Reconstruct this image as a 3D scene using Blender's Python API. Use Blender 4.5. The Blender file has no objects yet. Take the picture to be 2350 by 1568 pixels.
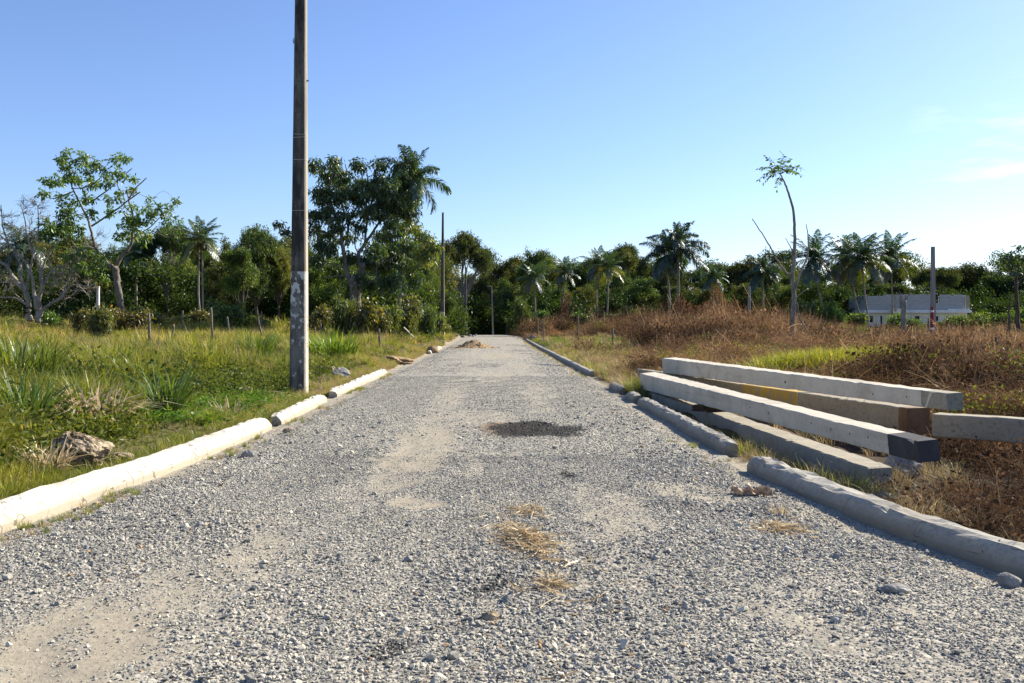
import bpy, bmesh, math
import numpy as np
from mathutils import Vector, Matrix, Euler

# ------------------------------------------------------------------ camera, sky, sun
SC = bpy.context.scene
COL = SC.collection
FPX, VX, VY, EYE = 2100.0, 1127.0, 743.0, 1.4      # focal length / vanishing point measured on a 2350 px wide view
cam = bpy.data.cameras.new('camera')
cam.sensor_width = 36.0
cam.lens = 36.0 * FPX / 2350.0
cam.shift_x = (1175 - VX) / 2350.0
cam.shift_y = -(784 - VY) / 2350.0
cam.clip_start, cam.clip_end = 0.05, 6000
camo = bpy.data.objects.new('camera', cam)
COL.objects.link(camo)
camo.location = (0, 0, EYE)
camo.rotation_euler = (math.radians(90), 0, 0)
SC.camera = camo

SUN_EL, SUN_AZ = math.radians(34), math.radians(58)   # azimuth clockwise from the road direction (+Y)
sdir = Vector((math.cos(SUN_EL) * math.sin(SUN_AZ), math.cos(SUN_EL) * math.cos(SUN_AZ), math.sin(SUN_EL)))
sun = bpy.data.lights.new('sun', 'SUN')
sun.energy, sun.angle, sun.color = 5.0, math.radians(0.55), (1.0, 0.91, 0.735)
suno = bpy.data.objects.new('sun', sun)
COL.objects.link(suno)
suno.rotation_euler = sdir.to_track_quat('Z', 'Y').to_euler()
suno.location = (40, 20, 40)

W = bpy.data.worlds.new('World')
SC.world = W
W.use_nodes = True
wn = W.node_tree
wn.nodes.clear()
def wnode(t, **k):
    n = wn.nodes.new(t)
    for a, b in k.items(): setattr(n, a, b)
    return n
sky = wnode('ShaderNodeTexSky', sky_type='NISHITA', sun_disc=False, sun_elevation=SUN_EL, sun_rotation=SUN_AZ,
            altitude=10.0, air_density=1.0, dust_density=0.5, ozone_density=5.0)
bg = wnode('ShaderNodeBackground')
bg.inputs[1].default_value = 0.084
wo = wnode('ShaderNodeOutputWorld')
# thin cirrus wisps low in the sky towards the sun
tc = wnode('ShaderNodeTexCoord')
mp = wnode('ShaderNodeMapping')
mp.inputs['Scale'].default_value = (5.0, 5.0, 26.0)
mp.inputs['Rotation'].default_value = (0.12, 0.1, 0)
cn = wnode('ShaderNodeTexNoise')
cn.inputs['Scale'].default_value = 1.0
cn.inputs['Detail'].default_value = 6
cn.inputs['Roughness'].default_value = 0.55
cr = wnode('ShaderNodeMapRange')
for i, v in ((1, 0.55), (2, 0.85), (3, 0.0), (4, 0.7)): cr.inputs[i].default_value = v
cdir = Vector(((2290 - VX) / FPX, 1, (VY - 322) / FPX)).normalized()
dt = wnode('ShaderNodeVectorMath', operation='DOT_PRODUCT')
dt.inputs[1].default_value = cdir
nz = wnode('ShaderNodeVectorMath', operation='NORMALIZE')
dm = wnode('ShaderNodeMapRange')
for i, v in ((1, 0.9965), (2, 0.9998), (3, 0.0), (4, 1.0)): dm.inputs[i].default_value = v
mu = wnode('ShaderNodeMath', operation='MULTIPLY')
mxs = wnode('ShaderNodeMix', data_type='RGBA')
mxs.inputs[7].default_value = (9.5, 9.2, 9.0, 1)
L = wn.links.new
L(tc.outputs['Generated'], mp.inputs[0]); L(mp.outputs[0], cn.inputs['Vector']); L(cn.outputs[0], cr.inputs[0])
L(tc.outputs['Generated'], nz.inputs[0]); L(nz.outputs[0], dt.inputs[0]); L(dt.outputs['Value'], dm.inputs[0])
L(cr.outputs[0], mu.inputs[0]); L(dm.outputs[0], mu.inputs[1]); L(mu.outputs[0], mxs.inputs[0])
tnt = wnode('ShaderNodeMix', data_type='RGBA', blend_type='MULTIPLY')
tnt.inputs[0].default_value = 1.0
tnt.inputs[7].default_value = (0.92, 0.90, 1.0, 1)
L(sky.outputs[0], tnt.inputs[6]); L(tnt.outputs[2], mxs.inputs[6]); L(mxs.outputs[2], bg.inputs[0]); L(bg.outputs[0], wo.inputs[0])

SC.view_settings.view_transform = 'Standard'
SC.view_settings.look = 'None'
SC.view_settings.exposure = 1.2
SC.view_settings.gamma = 1.0
SC.view_settings.use_curve_mapping = False
SC.render.engine = 'CYCLES'
SC.cycles.use_denoising = True
SC.cycles.max_bounces = 5
SC.cycles.diffuse_bounces = 3
SC.cycles.transparent_max_bounces = 6
SC.cycles.sample_clamp_indirect = 6

# ------------------------------------------------------------------ helpers
def P(px, py, d):
    """point at distance d along the road seen at (px, py) of the 2350 px view"""
    return np.array([(px - VX) * d / FPX, d, EYE - (py - VY) * d / FPX])

def S(a, b, t):
    t = np.clip((np.asarray(t, float) - a) / (b - a), 0, 1)
    return t * t * (3 - 2 * t)

def _h(ix, iy, s):
    n = (ix.astype(np.int64) * 374761393 + iy.astype(np.int64) * 668265263 + s * 1442695041) & 0xffffffff
    n = ((n ^ (n >> 13)) * 1274126177) & 0xffffffff
    return ((n ^ (n >> 16)) & 0xffff) / 65535.0

def vn(x, y, s=0):
    x = np.asarray(x, float); y = np.asarray(y, float)
    ix, iy = np.floor(x), np.floor(y)
    fx, fy = x - ix, y - iy
    fx, fy = fx * fx * (3 - 2 * fx), fy * fy * (3 - 2 * fy)
    return ((_h(ix, iy, s) * (1 - fx) + _h(ix + 1, iy, s) * fx) * (1 - fy)
            + (_h(ix, iy + 1, s) * (1 - fx) + _h(ix + 1, iy + 1, s) * fx) * fy)

def fbm(x, y, o=4, s=0):
    t, a, n = 0.0, 0.5, 0.0
    for i in range(o):
        t = t + a * vn(np.asarray(x) * 2 ** i, np.asarray(y) * 2 ** i, s + i * 17)
        n += a; a *= 0.5
    return t / n

def nrm(v):
    v = np.asarray(v, float)
    return v / np.maximum(np.linalg.norm(v, axis=-1, keepdims=True), 1e-9)

def mesh(name, Vt, faces, mat=None, smooth=False, attrs=None):
    """faces: list of int arrays (m,k)"""
    me = bpy.data.meshes.new(name)
    Vt = np.asarray(Vt, np.float32).reshape(-1, 3)
    me.vertices.add(len(Vt)); me.vertices.foreach_set('co', Vt.ravel())
    faces = [np.asarray(f, np.int32) for f in faces if len(f)]
    if faces:
        loops = np.concatenate([f.ravel() for f in faces])
        sizes = np.concatenate([np.full(len(f), f.shape[1], np.int32) for f in faces])
        starts = np.concatenate([[0], np.cumsum(sizes)[:-1]]).astype(np.int32)
        me.loops.add(len(loops)); me.loops.foreach_set('vertex_index', loops)
        me.polygons.add(len(sizes)); me.polygons.foreach_set('loop_start', starts)
        me.polygons.foreach_set('use_smooth', np.full(len(sizes), smooth, bool))
    me.update(calc_edges=True)
    for k, a in (attrs or {}).items():
        a = np.asarray(a, np.float32)
        at = me.attributes.new(k, 'FLOAT' if a.ndim == 1 else 'FLOAT_VECTOR', 'POINT')
        at.data.foreach_set('value' if a.ndim == 1 else 'vector', a.ravel())
    if mat:
        for m in (mat if isinstance(mat, (list, tuple)) else [mat]): me.materials.append(m)
    return me

class MB:
    """collects pieces of one mesh"""
    def __init__(s): s.V, s.F, s.A, s.n = [], [], [], 0
    def add(s, V, F, a=0.5):
        V = np.asarray(V, float).reshape(-1, 3)
        for f in F:
            f = np.asarray(f)
            if len(f): s.F.append(f + s.n)
        s.V.append(V); s.A.append(np.broadcast_to(np.asarray(a, float), (len(V),)).copy()); s.n += len(V)
        return s
    def mesh(s, name, mat=None, smooth=False, off=(0, 0, 0)):
        return mesh(name, np.concatenate(s.V) - np.asarray(off), s.F, mat, smooth, {'v': np.concatenate(s.A)})

def tube(pts, rad, sides=8, cap=True):
    pts = np.asarray(pts, float); n = len(pts)
    rad = np.broadcast_to(np.asarray(rad, float), (n,))
    t = np.gradient(pts, axis=0); t = nrm(t)
    ref = np.array([0, 0, 1.0]) if abs(t[:, 2]).mean() < 0.8 else np.array([1.0, 0, 0])
    u = nrm(np.cross(t, ref)); w = np.cross(t, u)
    a = np.linspace(0, 2 * np.pi, sides, endpoint=False)
    V = pts[:, None] + rad[:, None, None] * (np.cos(a)[None, :, None] * u[:, None] + np.sin(a)[None, :, None] * w[:, None])
    i = np.arange(n - 1)[:, None] * sides; j = np.arange(sides)[None]; k = (j + 1) % sides
    F = np.stack([i + j, i + k, i + sides + k, i + sides + j], -1).reshape(-1, 4)
    V = V.reshape(-1, 3); Fs = [F]
    if cap:
        Fs.append(np.arange(sides)[::-1][None]); Fs.append((np.arange(sides) + (n - 1) * sides)[None])
    return V, Fs

def smoothpts(p, k):
    """Catmull-Rom resample of a polyline"""
    p = np.asarray(p, float)
    if len(p) < 3: 
        t = np.linspace(0, 1, k + 1)[:, None]
        return p[0] * (1 - t) + p[-1] * t
    q = np.vstack([2 * p[0] - p[1], p, 2 * p[-1] - p[-2]])
    out = []
    for i in range(1, len(q) - 2):
        for t in np.arange(k) / k:
            a, b, c, d = q[i - 1], q[i], q[i + 1], q[i + 2]
            out.append(0.5 * (2 * b + (c - a) * t + (2 * a - 5 * b + 4 * c - d) * t * t + (3 * b - a - 3 * c + d) * t ** 3))
    out.append(p[-1])
    return np.array(out)

def link(o, parent=None):
    COL.objects.link(o)
    if parent: o.parent = parent
    return o

def obj(name, me, parent=None, loc=(0, 0, 0), rot=(0, 0, 0), scale=None, color=None):
    o = bpy.data.objects.new(name, me)
    o.location = loc; o.rotation_euler = rot
    if scale is not None: o.scale = scale if hasattr(scale, '__len__') else (scale,) * 3
    if color: o.color = (*color, 1)
    return link(o, parent)

def tag(o, label=None, cat=None, group=None, kind=None):
    for k, v in (('label', label), ('category', cat), ('group', group), ('kind', kind)):
        if v: o[k] = v
    return o

def thing(name, label, cat, loc=(0, 0, 0), rz=0, group=None, kind=None):
    o = bpy.data.objects.new(name, None)
    o.empty_display_size = 0.3; o.location = loc; o.rotation_euler = (0, 0, rz)
    return tag(link(o), label, cat, group, kind)

ORD = ('first second third fourth fifth sixth seventh eighth ninth tenth eleventh twelfth thirteenth fourteenth fifteenth sixteenth '
       'seventeenth eighteenth nineteenth twentieth twenty-first twenty-second twenty-third twenty-fourth twenty-fifth twenty-sixth '
       'twenty-seventh twenty-eighth twenty-ninth thirtieth thirty-first thirty-second thirty-third thirty-fourth').split()

def box(c, s):
    c = np.asarray(c, float); s = np.asarray(s, float) / 2
    V = c + np.array([[x, y, z] for x in (-1, 1) for y in (-1, 1) for z in (-1, 1)]) * s
    return V, [np.array([[0, 1, 3, 2], [4, 6, 7, 5], [0, 4, 5, 1], [2, 3, 7, 6], [0, 2, 6, 4], [1, 5, 7, 3]])]

# ------------------------------------------------------------------ materials
class NT:
    def __init__(s, name):
        s.m = bpy.data.materials.new(name); s.m.use_nodes = True
        s.t = s.m.node_tree; s.t.nodes.clear()
        s.out = s.t.nodes.new('ShaderNodeOutputMaterial')
    def n(s, typ, ins=None, **props):
        nd = s.t.nodes.new('ShaderNode' + typ)
        for k, v in props.items(): setattr(nd, k, v)
        for k, v in (ins or {}).items():
            if isinstance(v, bpy.types.NodeSocket): s.t.links.new(v, nd.inputs[k])
            else: nd.inputs[k].default_value = v
        return nd
    def co(s, kind='Object'): return s.n('TexCoord').outputs[kind]
    def pos(s): return s.n('NewGeometry').outputs['Position']
    def map(s, v, scale): return s.n('Mapping', {0: v, 'Scale': scale}).outputs[0]
    def noise(s, v, scale, detail=4, rough=0.55, dist=0.0):
        return s.n('TexNoise', {'Vector': v, 'Scale': scale, 'Detail': detail, 'Roughness': rough, 'Distortion': dist}).outputs[0]
    def rng(s, v, a, b, c=0.0, d=1.0):
        return s.n('MapRange', {0: v, 1: a, 2: b, 3: c, 4: d}).outputs[0]
    def mix(s, f, a, b, mode='MIX'):
        def c(x): return x if isinstance(x, bpy.types.NodeSocket) else ((*x, 1) if len(x) == 3 else x)
        return s.n('Mix', {0: f, 6: c(a), 7: c(b)}, data_type='RGBA', blend_type=mode).outputs[2]
    def math(s, op, a, b=0.0): return s.n('Math', {0: a, 1: b}, operation=op).outputs[0]
    def attr(s, name, typ='GEOMETRY'): return s.n('Attribute', attribute_name=name, attribute_type=typ).outputs['Fac']
    def ramp(s, f, stops):
        r = s.n('ValToRGB', {0: f}); e = r.color_ramp.elements
        while len(e) < len(stops): e.new(0.5)
        for el, (p, c) in zip(e, stops): el.position = p; el.color = (*c, 1)
        return r.outputs[0]
    def bump(s, h, strength=0.5, dist=0.02): return s.n('Bump', {'Height': h, 'Strength': strength, 'Distance': dist}).outputs[0]
    def princ(s, color, rough=0.8, normal=None, spec=0.3, **k):
        ins = {'Base Color': color if isinstance(color, bpy.types.NodeSocket) else (*color, 1), 'Roughness': rough, 'Specular IOR Level': spec}
        ins.update(k)
        if normal is not None: ins['Normal'] = normal
        b = s.n('BsdfPrincipled', ins)
        s.t.links.new(b.outputs[0], s.out.inputs[0]); return s.m
    def leaf(s, color, trans=0.4, gloss=0.06, tcol=None):
        d = s.n('BsdfDiffuse', {0: color})
        t = s.n('BsdfTranslucent', {0: tcol if tcol is not None else color})
        m1 = s.n('MixShader', {0: trans, 1: d.outputs[0], 2: t.outputs[0]})
        g = s.n('BsdfGlossy', {0: (0.8, 0.85, 0.9, 1), 'Roughness': 0.42})
        m2 = s.n('MixShader', {0: gloss, 1: m1.outputs[0], 2: g.outputs[0]})
        s.t.links.new(m2.outputs[0], s.out.inputs[0]); return s.m

def leafmat(name, dark, light, extra=None, trans=0.4, gloss=0.05, tint='v', inst=False, dry=False):
    t = NT(name)
    v = t.attr(tint, 'INSTANCER' if inst == 'only' else 'GEOMETRY')
    stops = [(0.0, dark), (0.75, light)] + ([(1.0, extra)] if extra else [])
    c = t.ramp(v, stops)
    oi = t.n('ObjectInfo')
    if inst == 'brush':
        k = t.attr('tint', 'INSTANCER')
        c = t.mix(1.0, c, t.ramp(k, [(0, (0.3, 0.3, 0.32)), (0.3, (0.72, 0.68, 0.66)), (0.55, (1.05, 0.95, 0.86)), (0.8, (1.5, 1.45, 1.25)), (1, (2.0, 1.95, 1.7))]), 'MULTIPLY')
    elif inst is True:
        k = t.attr('tint', 'INSTANCER')
        c = t.mix(1.0, c, t.ramp(k, [(0, (0.5, 0.58, 0.55)), (0.5, (1, 1, 1)), (1, (1.5, 1.3, 0.95))]), 'MULTIPLY')
    else:
        c = t.mix(1.0, c, oi.outputs['Color'], 'MULTIPLY')
    tc_ = t.mix(1.0, c, (1.1, 1.0, 0.85) if dry else (1.5, 1.5, 0.6), 'MULTIPLY')
    return t.leaf(c, trans, gloss, tc_)

def concrete(name, base, dark, light, scale=1.0, grime=0.5, rough=0.85, extra=None):
    t = NT(name); v = t.co('Object')
    n1 = t.noise(v, 1.3 * scale, 6, 0.6); n2 = t.noise(v, 14 * scale, 5, 0.6); n3 = t.noise(v, 90 * scale, 3, 0.6)
    c = t.mix(t.rng(n1, 0.35, 0.7), base, light)
    c = t.mix(t.math('MULTIPLY', t.rng(n2, 0.5, 0.75), grime), c, dark)
    c = t.mix(t.rng(n3, 0.62, 0.75, 0, 0.35), c, dark)
    if extra: c = extra(t, v, c)
    h = t.math('ADD', t.math('MULTIPLY', n2, 0.6), t.math('MULTIPLY', n3, 0.4))
    return t.princ(c, rough, t.bump(h, 0.35, 0.012), 0.25)

# leaf / grass families
M_LEAF_A = leafmat('leaf_bright', (0.045, 0.09, 0.014), (0.12, 0.20, 0.035), (0.24, 0.28, 0.06), 0.45, 0.05)
M_LEAF_B = leafmat('leaf_mango', (0.022, 0.048, 0.012), (0.075, 0.12, 0.025), (0.26, 0.26, 0.05), 0.4, 0.06)
M_LEAF_F = leafmat('leaf_forest', (0.024, 0.046, 0.011), (0.085, 0.125, 0.028), (0.2, 0.19, 0.05), 0.4, 0.03)
M_PALM = leafmat('leaf_palm', (0.014, 0.034, 0.010), (0.05, 0.095, 0.022), (0.14, 0.15, 0.03), 0.34, 0.10)
M_DRYLEAF = leafmat('leaf_dry', (0.08, 0.042, 0.022), (0.21, 0.11, 0.05), (0.32, 0.2, 0.1), 0.3, 0.02, dry=True)
M_SHRUB = leafmat('leaf_shrub', (0.035, 0.06, 0.014), (0.10, 0.14, 0.03), (0.24, 0.24, 0.06), 0.4, 0.05)
M_GRASS = leafmat('grass_field', (0.06, 0.10, 0.016), (0.20, 0.22, 0.052), (0.44, 0.38, 0.17), 0.4, 0.02, inst=True)
M_DRYGRASS = leafmat('grass_dry', (0.17, 0.12, 0.065), (0.38, 0.295, 0.17), (0.58, 0.49, 0.32), 0.35, 0.02, inst=True, dry=True)
M_COVER = leafmat('ground_cover_leaf', (0.04, 0.085, 0.014), (0.10, 0.20, 0.03), (0.22, 0.27, 0.06), 0.4, 0.012, inst=True)
M_BRUSH = leafmat('dead_brush', (0.065, 0.042, 0.028), (0.25, 0.165, 0.105), (0.52, 0.42, 0.29), 0.25, 0.004, inst='brush', dry=True)
M_CLUMP = leafmat('clump_blade', (0.035, 0.07, 0.014), (0.105, 0.165, 0.035), (0.3, 0.3, 0.09), 0.4, 0.05)
M_STRAW = leafmat('straw', (0.26, 0.19, 0.11), (0.5, 0.41, 0.26), (0.7, 0.62, 0.46), 0.3, 0.03, dry=True)

def bark(name, a, b, scale=1.0):
    t = NT(name); v = t.co('Object')
    n = t.noise(t.map(v, (6 * scale, 6 * scale, 1.6 * scale)), 1.0, 6, 0.65)
    n2 = t.noise(v, 0.9 * scale, 3)
    c = t.mix(t.rng(n, 0.35, 0.68), a, b)
    c = t.mix(t.rng(n2, 0.45, 0.7, 0, 0.5), c, tuple(x * 0.55 for x in a))
    return t.princ(c, 0.9, t.bump(n, 0.6, 0.03), 0.15)
M_BARK = bark('bark_grey', (0.10, 0.085, 0.07), (0.26, 0.235, 0.2))
M_BARKP = bark('bark_pale', (0.15, 0.125, 0.1), (0.4, 0.36, 0.3))
M_BARKD = bark('bark_dark', (0.04, 0.032, 0.026), (0.13, 0.11, 0.09))
M_PTRUNK = bark('palm_trunk', (0.17, 0.145, 0.115), (0.36, 0.325, 0.27))
M_WOOD = bark('post_wood', (0.09, 0.07, 0.05), (0.27, 0.23, 0.18), 3)
M_NEST = bark('termite_nest', (0.045, 0.022, 0.014), (0.10, 0.05, 0.03), 4)
M_TIMBER = bark('old_timber', (0.035, 0.025, 0.018), (0.13, 0.09, 0.06), 4)

# ------------------------------------------------------------------ ground
def xl(y): return np.interp(y, [2.5, 4.5, 6.3, 9, 12.1, 16.6, 26, 40, 54, 95], [-4.3, -3.75, -3.38, -3.1, -2.99, -3.03, -3.0, -2.9, -2.85, -2.8])
def xr(y): return np.interp(y, [3, 5.2, 6.25, 7.5, 8.9, 10.2, 17.6, 25, 70], [3.75, 2.99, 2.75, 2.6, 2.5, 2.56, 2.6, 2.67, 2.77])
def zr(y): return 0.12 * S(50, 95, y) - 1.9 * S(98, 175, y)

def zg(x, y):
    x = np.asarray(x, float); y = np.asarray(y, float)
    sl, sr = S(0.1, 0.9, xl(y) - x), S(0.15, 0.9, x - xr(y))
    lat = 0.3 + 0.7 * S(3.5, 11, -x)
    Lh = 0.06 + (0.2 * S(12, 46, y) + 0.65 * S(42, 78, y)) * lat + 0.2 * S(6, 25, -x) * S(8, 30, y)
    Rh = -0.2 + 0.24 * S(14, 26, y) + 0.15 * S(35, 60, y) + 0.35 * S(65, 105, y) + 0.1 * S(6, 12, x)
    near = 1 - S(6, 20, np.abs(x))
    drop = -2.0 * S(96, 175, y) * near
    n = (fbm(x * 0.35, y * 0.35, 4, 3) - 0.5) * 0.5 + (fbm(x * 1.6, y * 1.6, 3, 9) - 0.5) * 0.10
    base = zr(y) - 0.07
    z = base * (1 - sl - sr) + (Lh + n) * sl + (Rh + n) * sr + drop * np.maximum(sl, sr)
    return z

def axis(vals):
    out = []
    for a, b, n in vals: out.append(np.linspace(a, b, n, endpoint=False))
    return np.concatenate(out + [[vals[-1][1]]])
gx = axis([(-2500, -300, 8), (-300, -60, 30), (-60, -12, 70), (-12, 12, 150), (12, 60, 70), (60, 300, 30), (300, 2500, 8)])
gy = axis([(-30, 2, 16), (2, 30, 170), (30, 100, 140), (100, 300, 50), (300, 4000, 10)])
GX, GY = np.meshgrid(gx, gy)
GZ = zg(GX, GY)
def grid_faces(nx, ny):
    i = np.arange(ny - 1)[:, None] * nx + np.arange(nx - 1)[None]
    return [np.stack([i, i + 1, i + 1 + nx, i + nx], -1).reshape(-1, 4)]
gv = VX + FPX * GX / np.maximum(GY, 1)
burn = S(4.0, 5.2, GX) * S(16, 12, GY) * 1.0
burn = np.maximum(burn, S(3.0, 3.5, GX) * S(9.8, 8.6, GY))
burn = burn * S(0.25, 0.4, fbm(GX * 0.9, GY * 0.9, 3, 40) + 0.1)
lawn = S(3.6, 4.4, GX) * S(10.5, 8.5, GX) * S(38, 46, GY) * S(82, 70, GY)
brown = S(3.4, 4.5, GX) * (1 - lawn) * S(120, 90, GY)
t = NT('ground_soil'); v = t.pos()
n1, n2, n3 = t.noise(v, 0.5, 5), t.noise(v, 5, 5), t.noise(v, 45, 4)
c = t.mix(t.rng(n1, 0.35, 0.65), (0.085, 0.085, 0.03), (0.15, 0.125, 0.06))
c = t.mix(t.rng(n2, 0.45, 0.7, 0, 0.7), c, (0.055, 0.045, 0.026))
c = t.mix(t.attr('brown'), c, t.mix(t.rng(n2, 0.4, 0.65), (0.10, 0.065, 0.038), (0.21, 0.145, 0.085)))
c = t.mix(t.attr('lawn'), c, t.mix(t.rng(n2, 0.4, 0.65), (0.11, 0.17, 0.03), (0.19, 0.22, 0.055)))
c = t.mix(t.attr('burn'), c, t.mix(t.rng(n3, 0.45, 0.7), (0.012, 0.010, 0.009), (0.045, 0.034, 0.026)))
c = t.mix(t.attr('sand'), c, t.mix(t.rng(n2, 0.35, 0.7), (0.27, 0.235, 0.175), (0.36, 0.315, 0.24)))
M_GROUND = t.princ(c, 0.95, t.bump(t.math('ADD', n2, t.math('MULTIPLY', n3, 0.5)), 0.7, 0.05), 0.1)
dl, dr = GX - xl(GY), xr(GY) - GX
sand = np.clip(S(-0.55, -0.1, np.minimum(dl, dr) + (fbm(GX * 1.5, GY * 1.5, 3, 71) - 0.5) * 0.9), 0, 1) * S(130, 90, GY)
g = obj('ground', mesh('ground', np.stack([GX, GY, GZ], -1), grid_faces(len(gx), len(gy)), M_GROUND, True,
        {'burn': burn.ravel(), 'lawn': lawn.ravel(), 'brown': brown.ravel(), 'sand': sand.ravel()}))
tag(g, 'uneven soil of the fields on both sides of the road', kind='structure')

# ------------------------------------------------------------------ road sheet with dirt tracks and oil stains
def ell(x, y, cx, cy, rx, ry, rot=0.0):
    c_, s_ = math.cos(rot), math.sin(rot)
    dx, dy = x - cx, y - cy
    return np.sqrt(((dx * c_ + dy * s_) / rx) ** 2 + ((-dx * s_ + dy * c_) / ry) ** 2)

def dirt_mask(x, y):
    n = fbm(x * 1.1, y * 0.45, 4, 5); n2 = fbm(x * 4, y * 2.5, 3, 8)
    m = S(0.62, 0.8, n + (n2 - 0.5) * 0.5)
    m = m * 0.5
    for cx, cy, rx, ry, k in ((-1.75, 4.0, 0.55, 1.1, .9), (-1.45, 5.6, 0.25, 0.8, .6), (-0.75, 10.5, 0.45, 2.6, .8), (-0.3, 13.2, 0.8, 1.3, .6), (-0.9, 8.2, 0.22, 0.9, .6), (.95, 19, .35, 3, .5), (-.8, 17, .3, 3, .55),
                              (0.2, 40, 1.0, 5, .8), (0.1, 24, 0.7, 4, .5), (1.7, 7.6, .5, .4, .6), (-0.55, 7.0, .28, .35, .8), (0.9, 30, .5, 3, .5)):
        m = np.maximum(m, k * S(1.25, 0.5, ell(x, y, cx, cy, rx, ry) + (n2 - 0.5) * 0.9 + (n - 0.5) * 0.7))
    for xc, wd_ in ((np.interp(y, [3, 5, 8, 12, 30], [-2.0, -1.5, -.95, -.7, -.75]), .3), (np.interp(y, [3, 12, 30], [.75, .8, .85]), .26)):
        m = np.maximum(m, (.62 if wd_ > .28 else .36) * np.exp(-((x - xc) / wd_) ** 2) * S(.38, .62, n * .6 + n2 * .4))
    edge = np.minimum(x - xl(y), xr(y) - x)
    m = np.maximum(m, S(0.42, 0.12, edge + (n2 - 0.5) * 0.5) * .62)
    return np.clip(m * (.55 + .45 * S(.3, .62, fbm(x * 7, y * 5, 3, 12))), 0, 1)

def stain_mask(x, y):
    n2 = fbm(x * 5, y * 3, 4, 21) - 0.5
    m = S(1.1, 0.75, ell(x, y, 0.56, 11.95, 0.6, 1.05) + n2 * 1.0)
    m = np.maximum(m, S(1.1, 0.7, ell(x, y, 0.69, 8.25, 0.085, 0.19) + n2 * 0.6))
    m = np.maximum(m, 0.9 * S(1.15, 0.6, ell(x, y, -0.01, 4.72, 0.07, 0.2, -0.6) + n2 * 1.2))
    m = np.maximum(m, 0.75 * S(1.15, 0.6, ell(x, y, -0.42, 3.85, 0.07, 0.12, -0.5) + n2 * 1.2))
    return m

def rust_mask(x, y):
    n2 = fbm(x * 4, y * 2, 3, 31) - 0.5
    return S(1.2, 0.5, ell(x, y, 0.28, 12.0, 0.5, 0.9) + n2 * 0.9)

rx_ = np.linspace(0, 1, 130)
ry_ = axis([(-3, 3, 14), (3, 14, 330), (14, 40, 190), (40, 110, 90), (110, 240, 40)])
RY = np.repeat(ry_[:, None], len(rx_), 1)
RX = xl(RY) - 0.02 + (xr(RY) - xl(RY) + 0.04) * rx_[None]
def road_z(x, y):
    u = np.clip(np.minimum(x - xl(y), xr(y) - x), 0, 3)
    crown = 0.035 * S(0.35, 1.6, u) + 0.03 * S(0.22, 0.5, u)
    return zr(y) - 0.035 + crown + (fbm(x * 2.2, y * 1.4, 4, 55) - 0.5) * 0.05 - 0.02 * dirt_mask(x, y)
RZ = road_z(RX, RY)
DM, SM, RM = dirt_mask(RX, RY), stain_mask(RX, RY), rust_mask(RX, RY)
t = NT('gravel_road'); v = t.pos()
vo = t.n('TexVoronoi', {'Vector': v, 'Scale': 34.0, 'Randomness': 1.0})
vo2 = t.n('TexVoronoi', {'Vector': v, 'Scale': 75.0})
wv = t.n('SeparateColor', {0: vo.outputs['Color']}).outputs[0]
wv2 = t.n('SeparateColor', {0: vo2.outputs['Color']}).outputs[0]
st = t.ramp(wv, [(0, (0.10, 0.098, 0.09)), (0.35, (0.19, 0.183, 0.162)), (0.7, (0.29, 0.276, 0.24)), (1, (0.46, 0.425, 0.35))])  # bed colours kept dark to read as shadow between loose stones
st2 = t.ramp(wv2, [(0, (0.13, 0.122, 0.11)), (0.5, (0.255, 0.24, 0.21)), (1, (0.42, 0.385, 0.315))])
sc_ = t.mix(t.rng(t.noise(v, 3, 4), 0.4, 0.6), st, st2)
nA, nB = t.noise(v, 26, 5, 0.65), t.noise(v, 2.2, 4)
dirtc = t.mix(t.rng(nA, 0.3, 0.7), (0.225, 0.2, 0.155), (0.32, 0.285, 0.222))
f = t.math('ADD', t.attr('dirt'), t.rng(nA, 0.3, 0.7, -0.3, 0.3))
c = t.mix(t.rng(f, 0.25, 0.7), sc_, dirtc)
c = t.mix(t.rng(t.math('ADD', t.attr('rust'), t.rng(nA, 0.3, 0.7, -0.25, 0.25)), 0.35, 0.9, 0, 0.75), c, (0.17, 0.105, 0.05))
c = t.mix(t.rng(t.math('ADD', t.attr('stain'), t.rng(nA, 0.3, 0.7, -0.3, 0.3)), 0.25, 0.8, 0, 0.93), c, (0.016, 0.015, 0.014))
hh = t.math('ADD', t.math('MULTIPLY', vo.outputs['Distance'], t.rng(t.attr('dirt'), 0.1, 0.6, -1.0, -0.1)), t.math('MULTIPLY', nA, 0.5))
M_ROAD = t.princ(c, 0.9, t.bump(hh, 0.7, 0.02), 0.2)
r = obj('road', mesh('road', np.stack([RX, RY, RZ], -1), grid_faces(len(rx_), len(ry_)), M_ROAD, True,
        {'dirt': DM.ravel(), 'stain': SM.ravel(), 'rust': RM.ravel()}))
tag(r, 'grey crushed stone road running straight to the trees', kind='structure')

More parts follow.
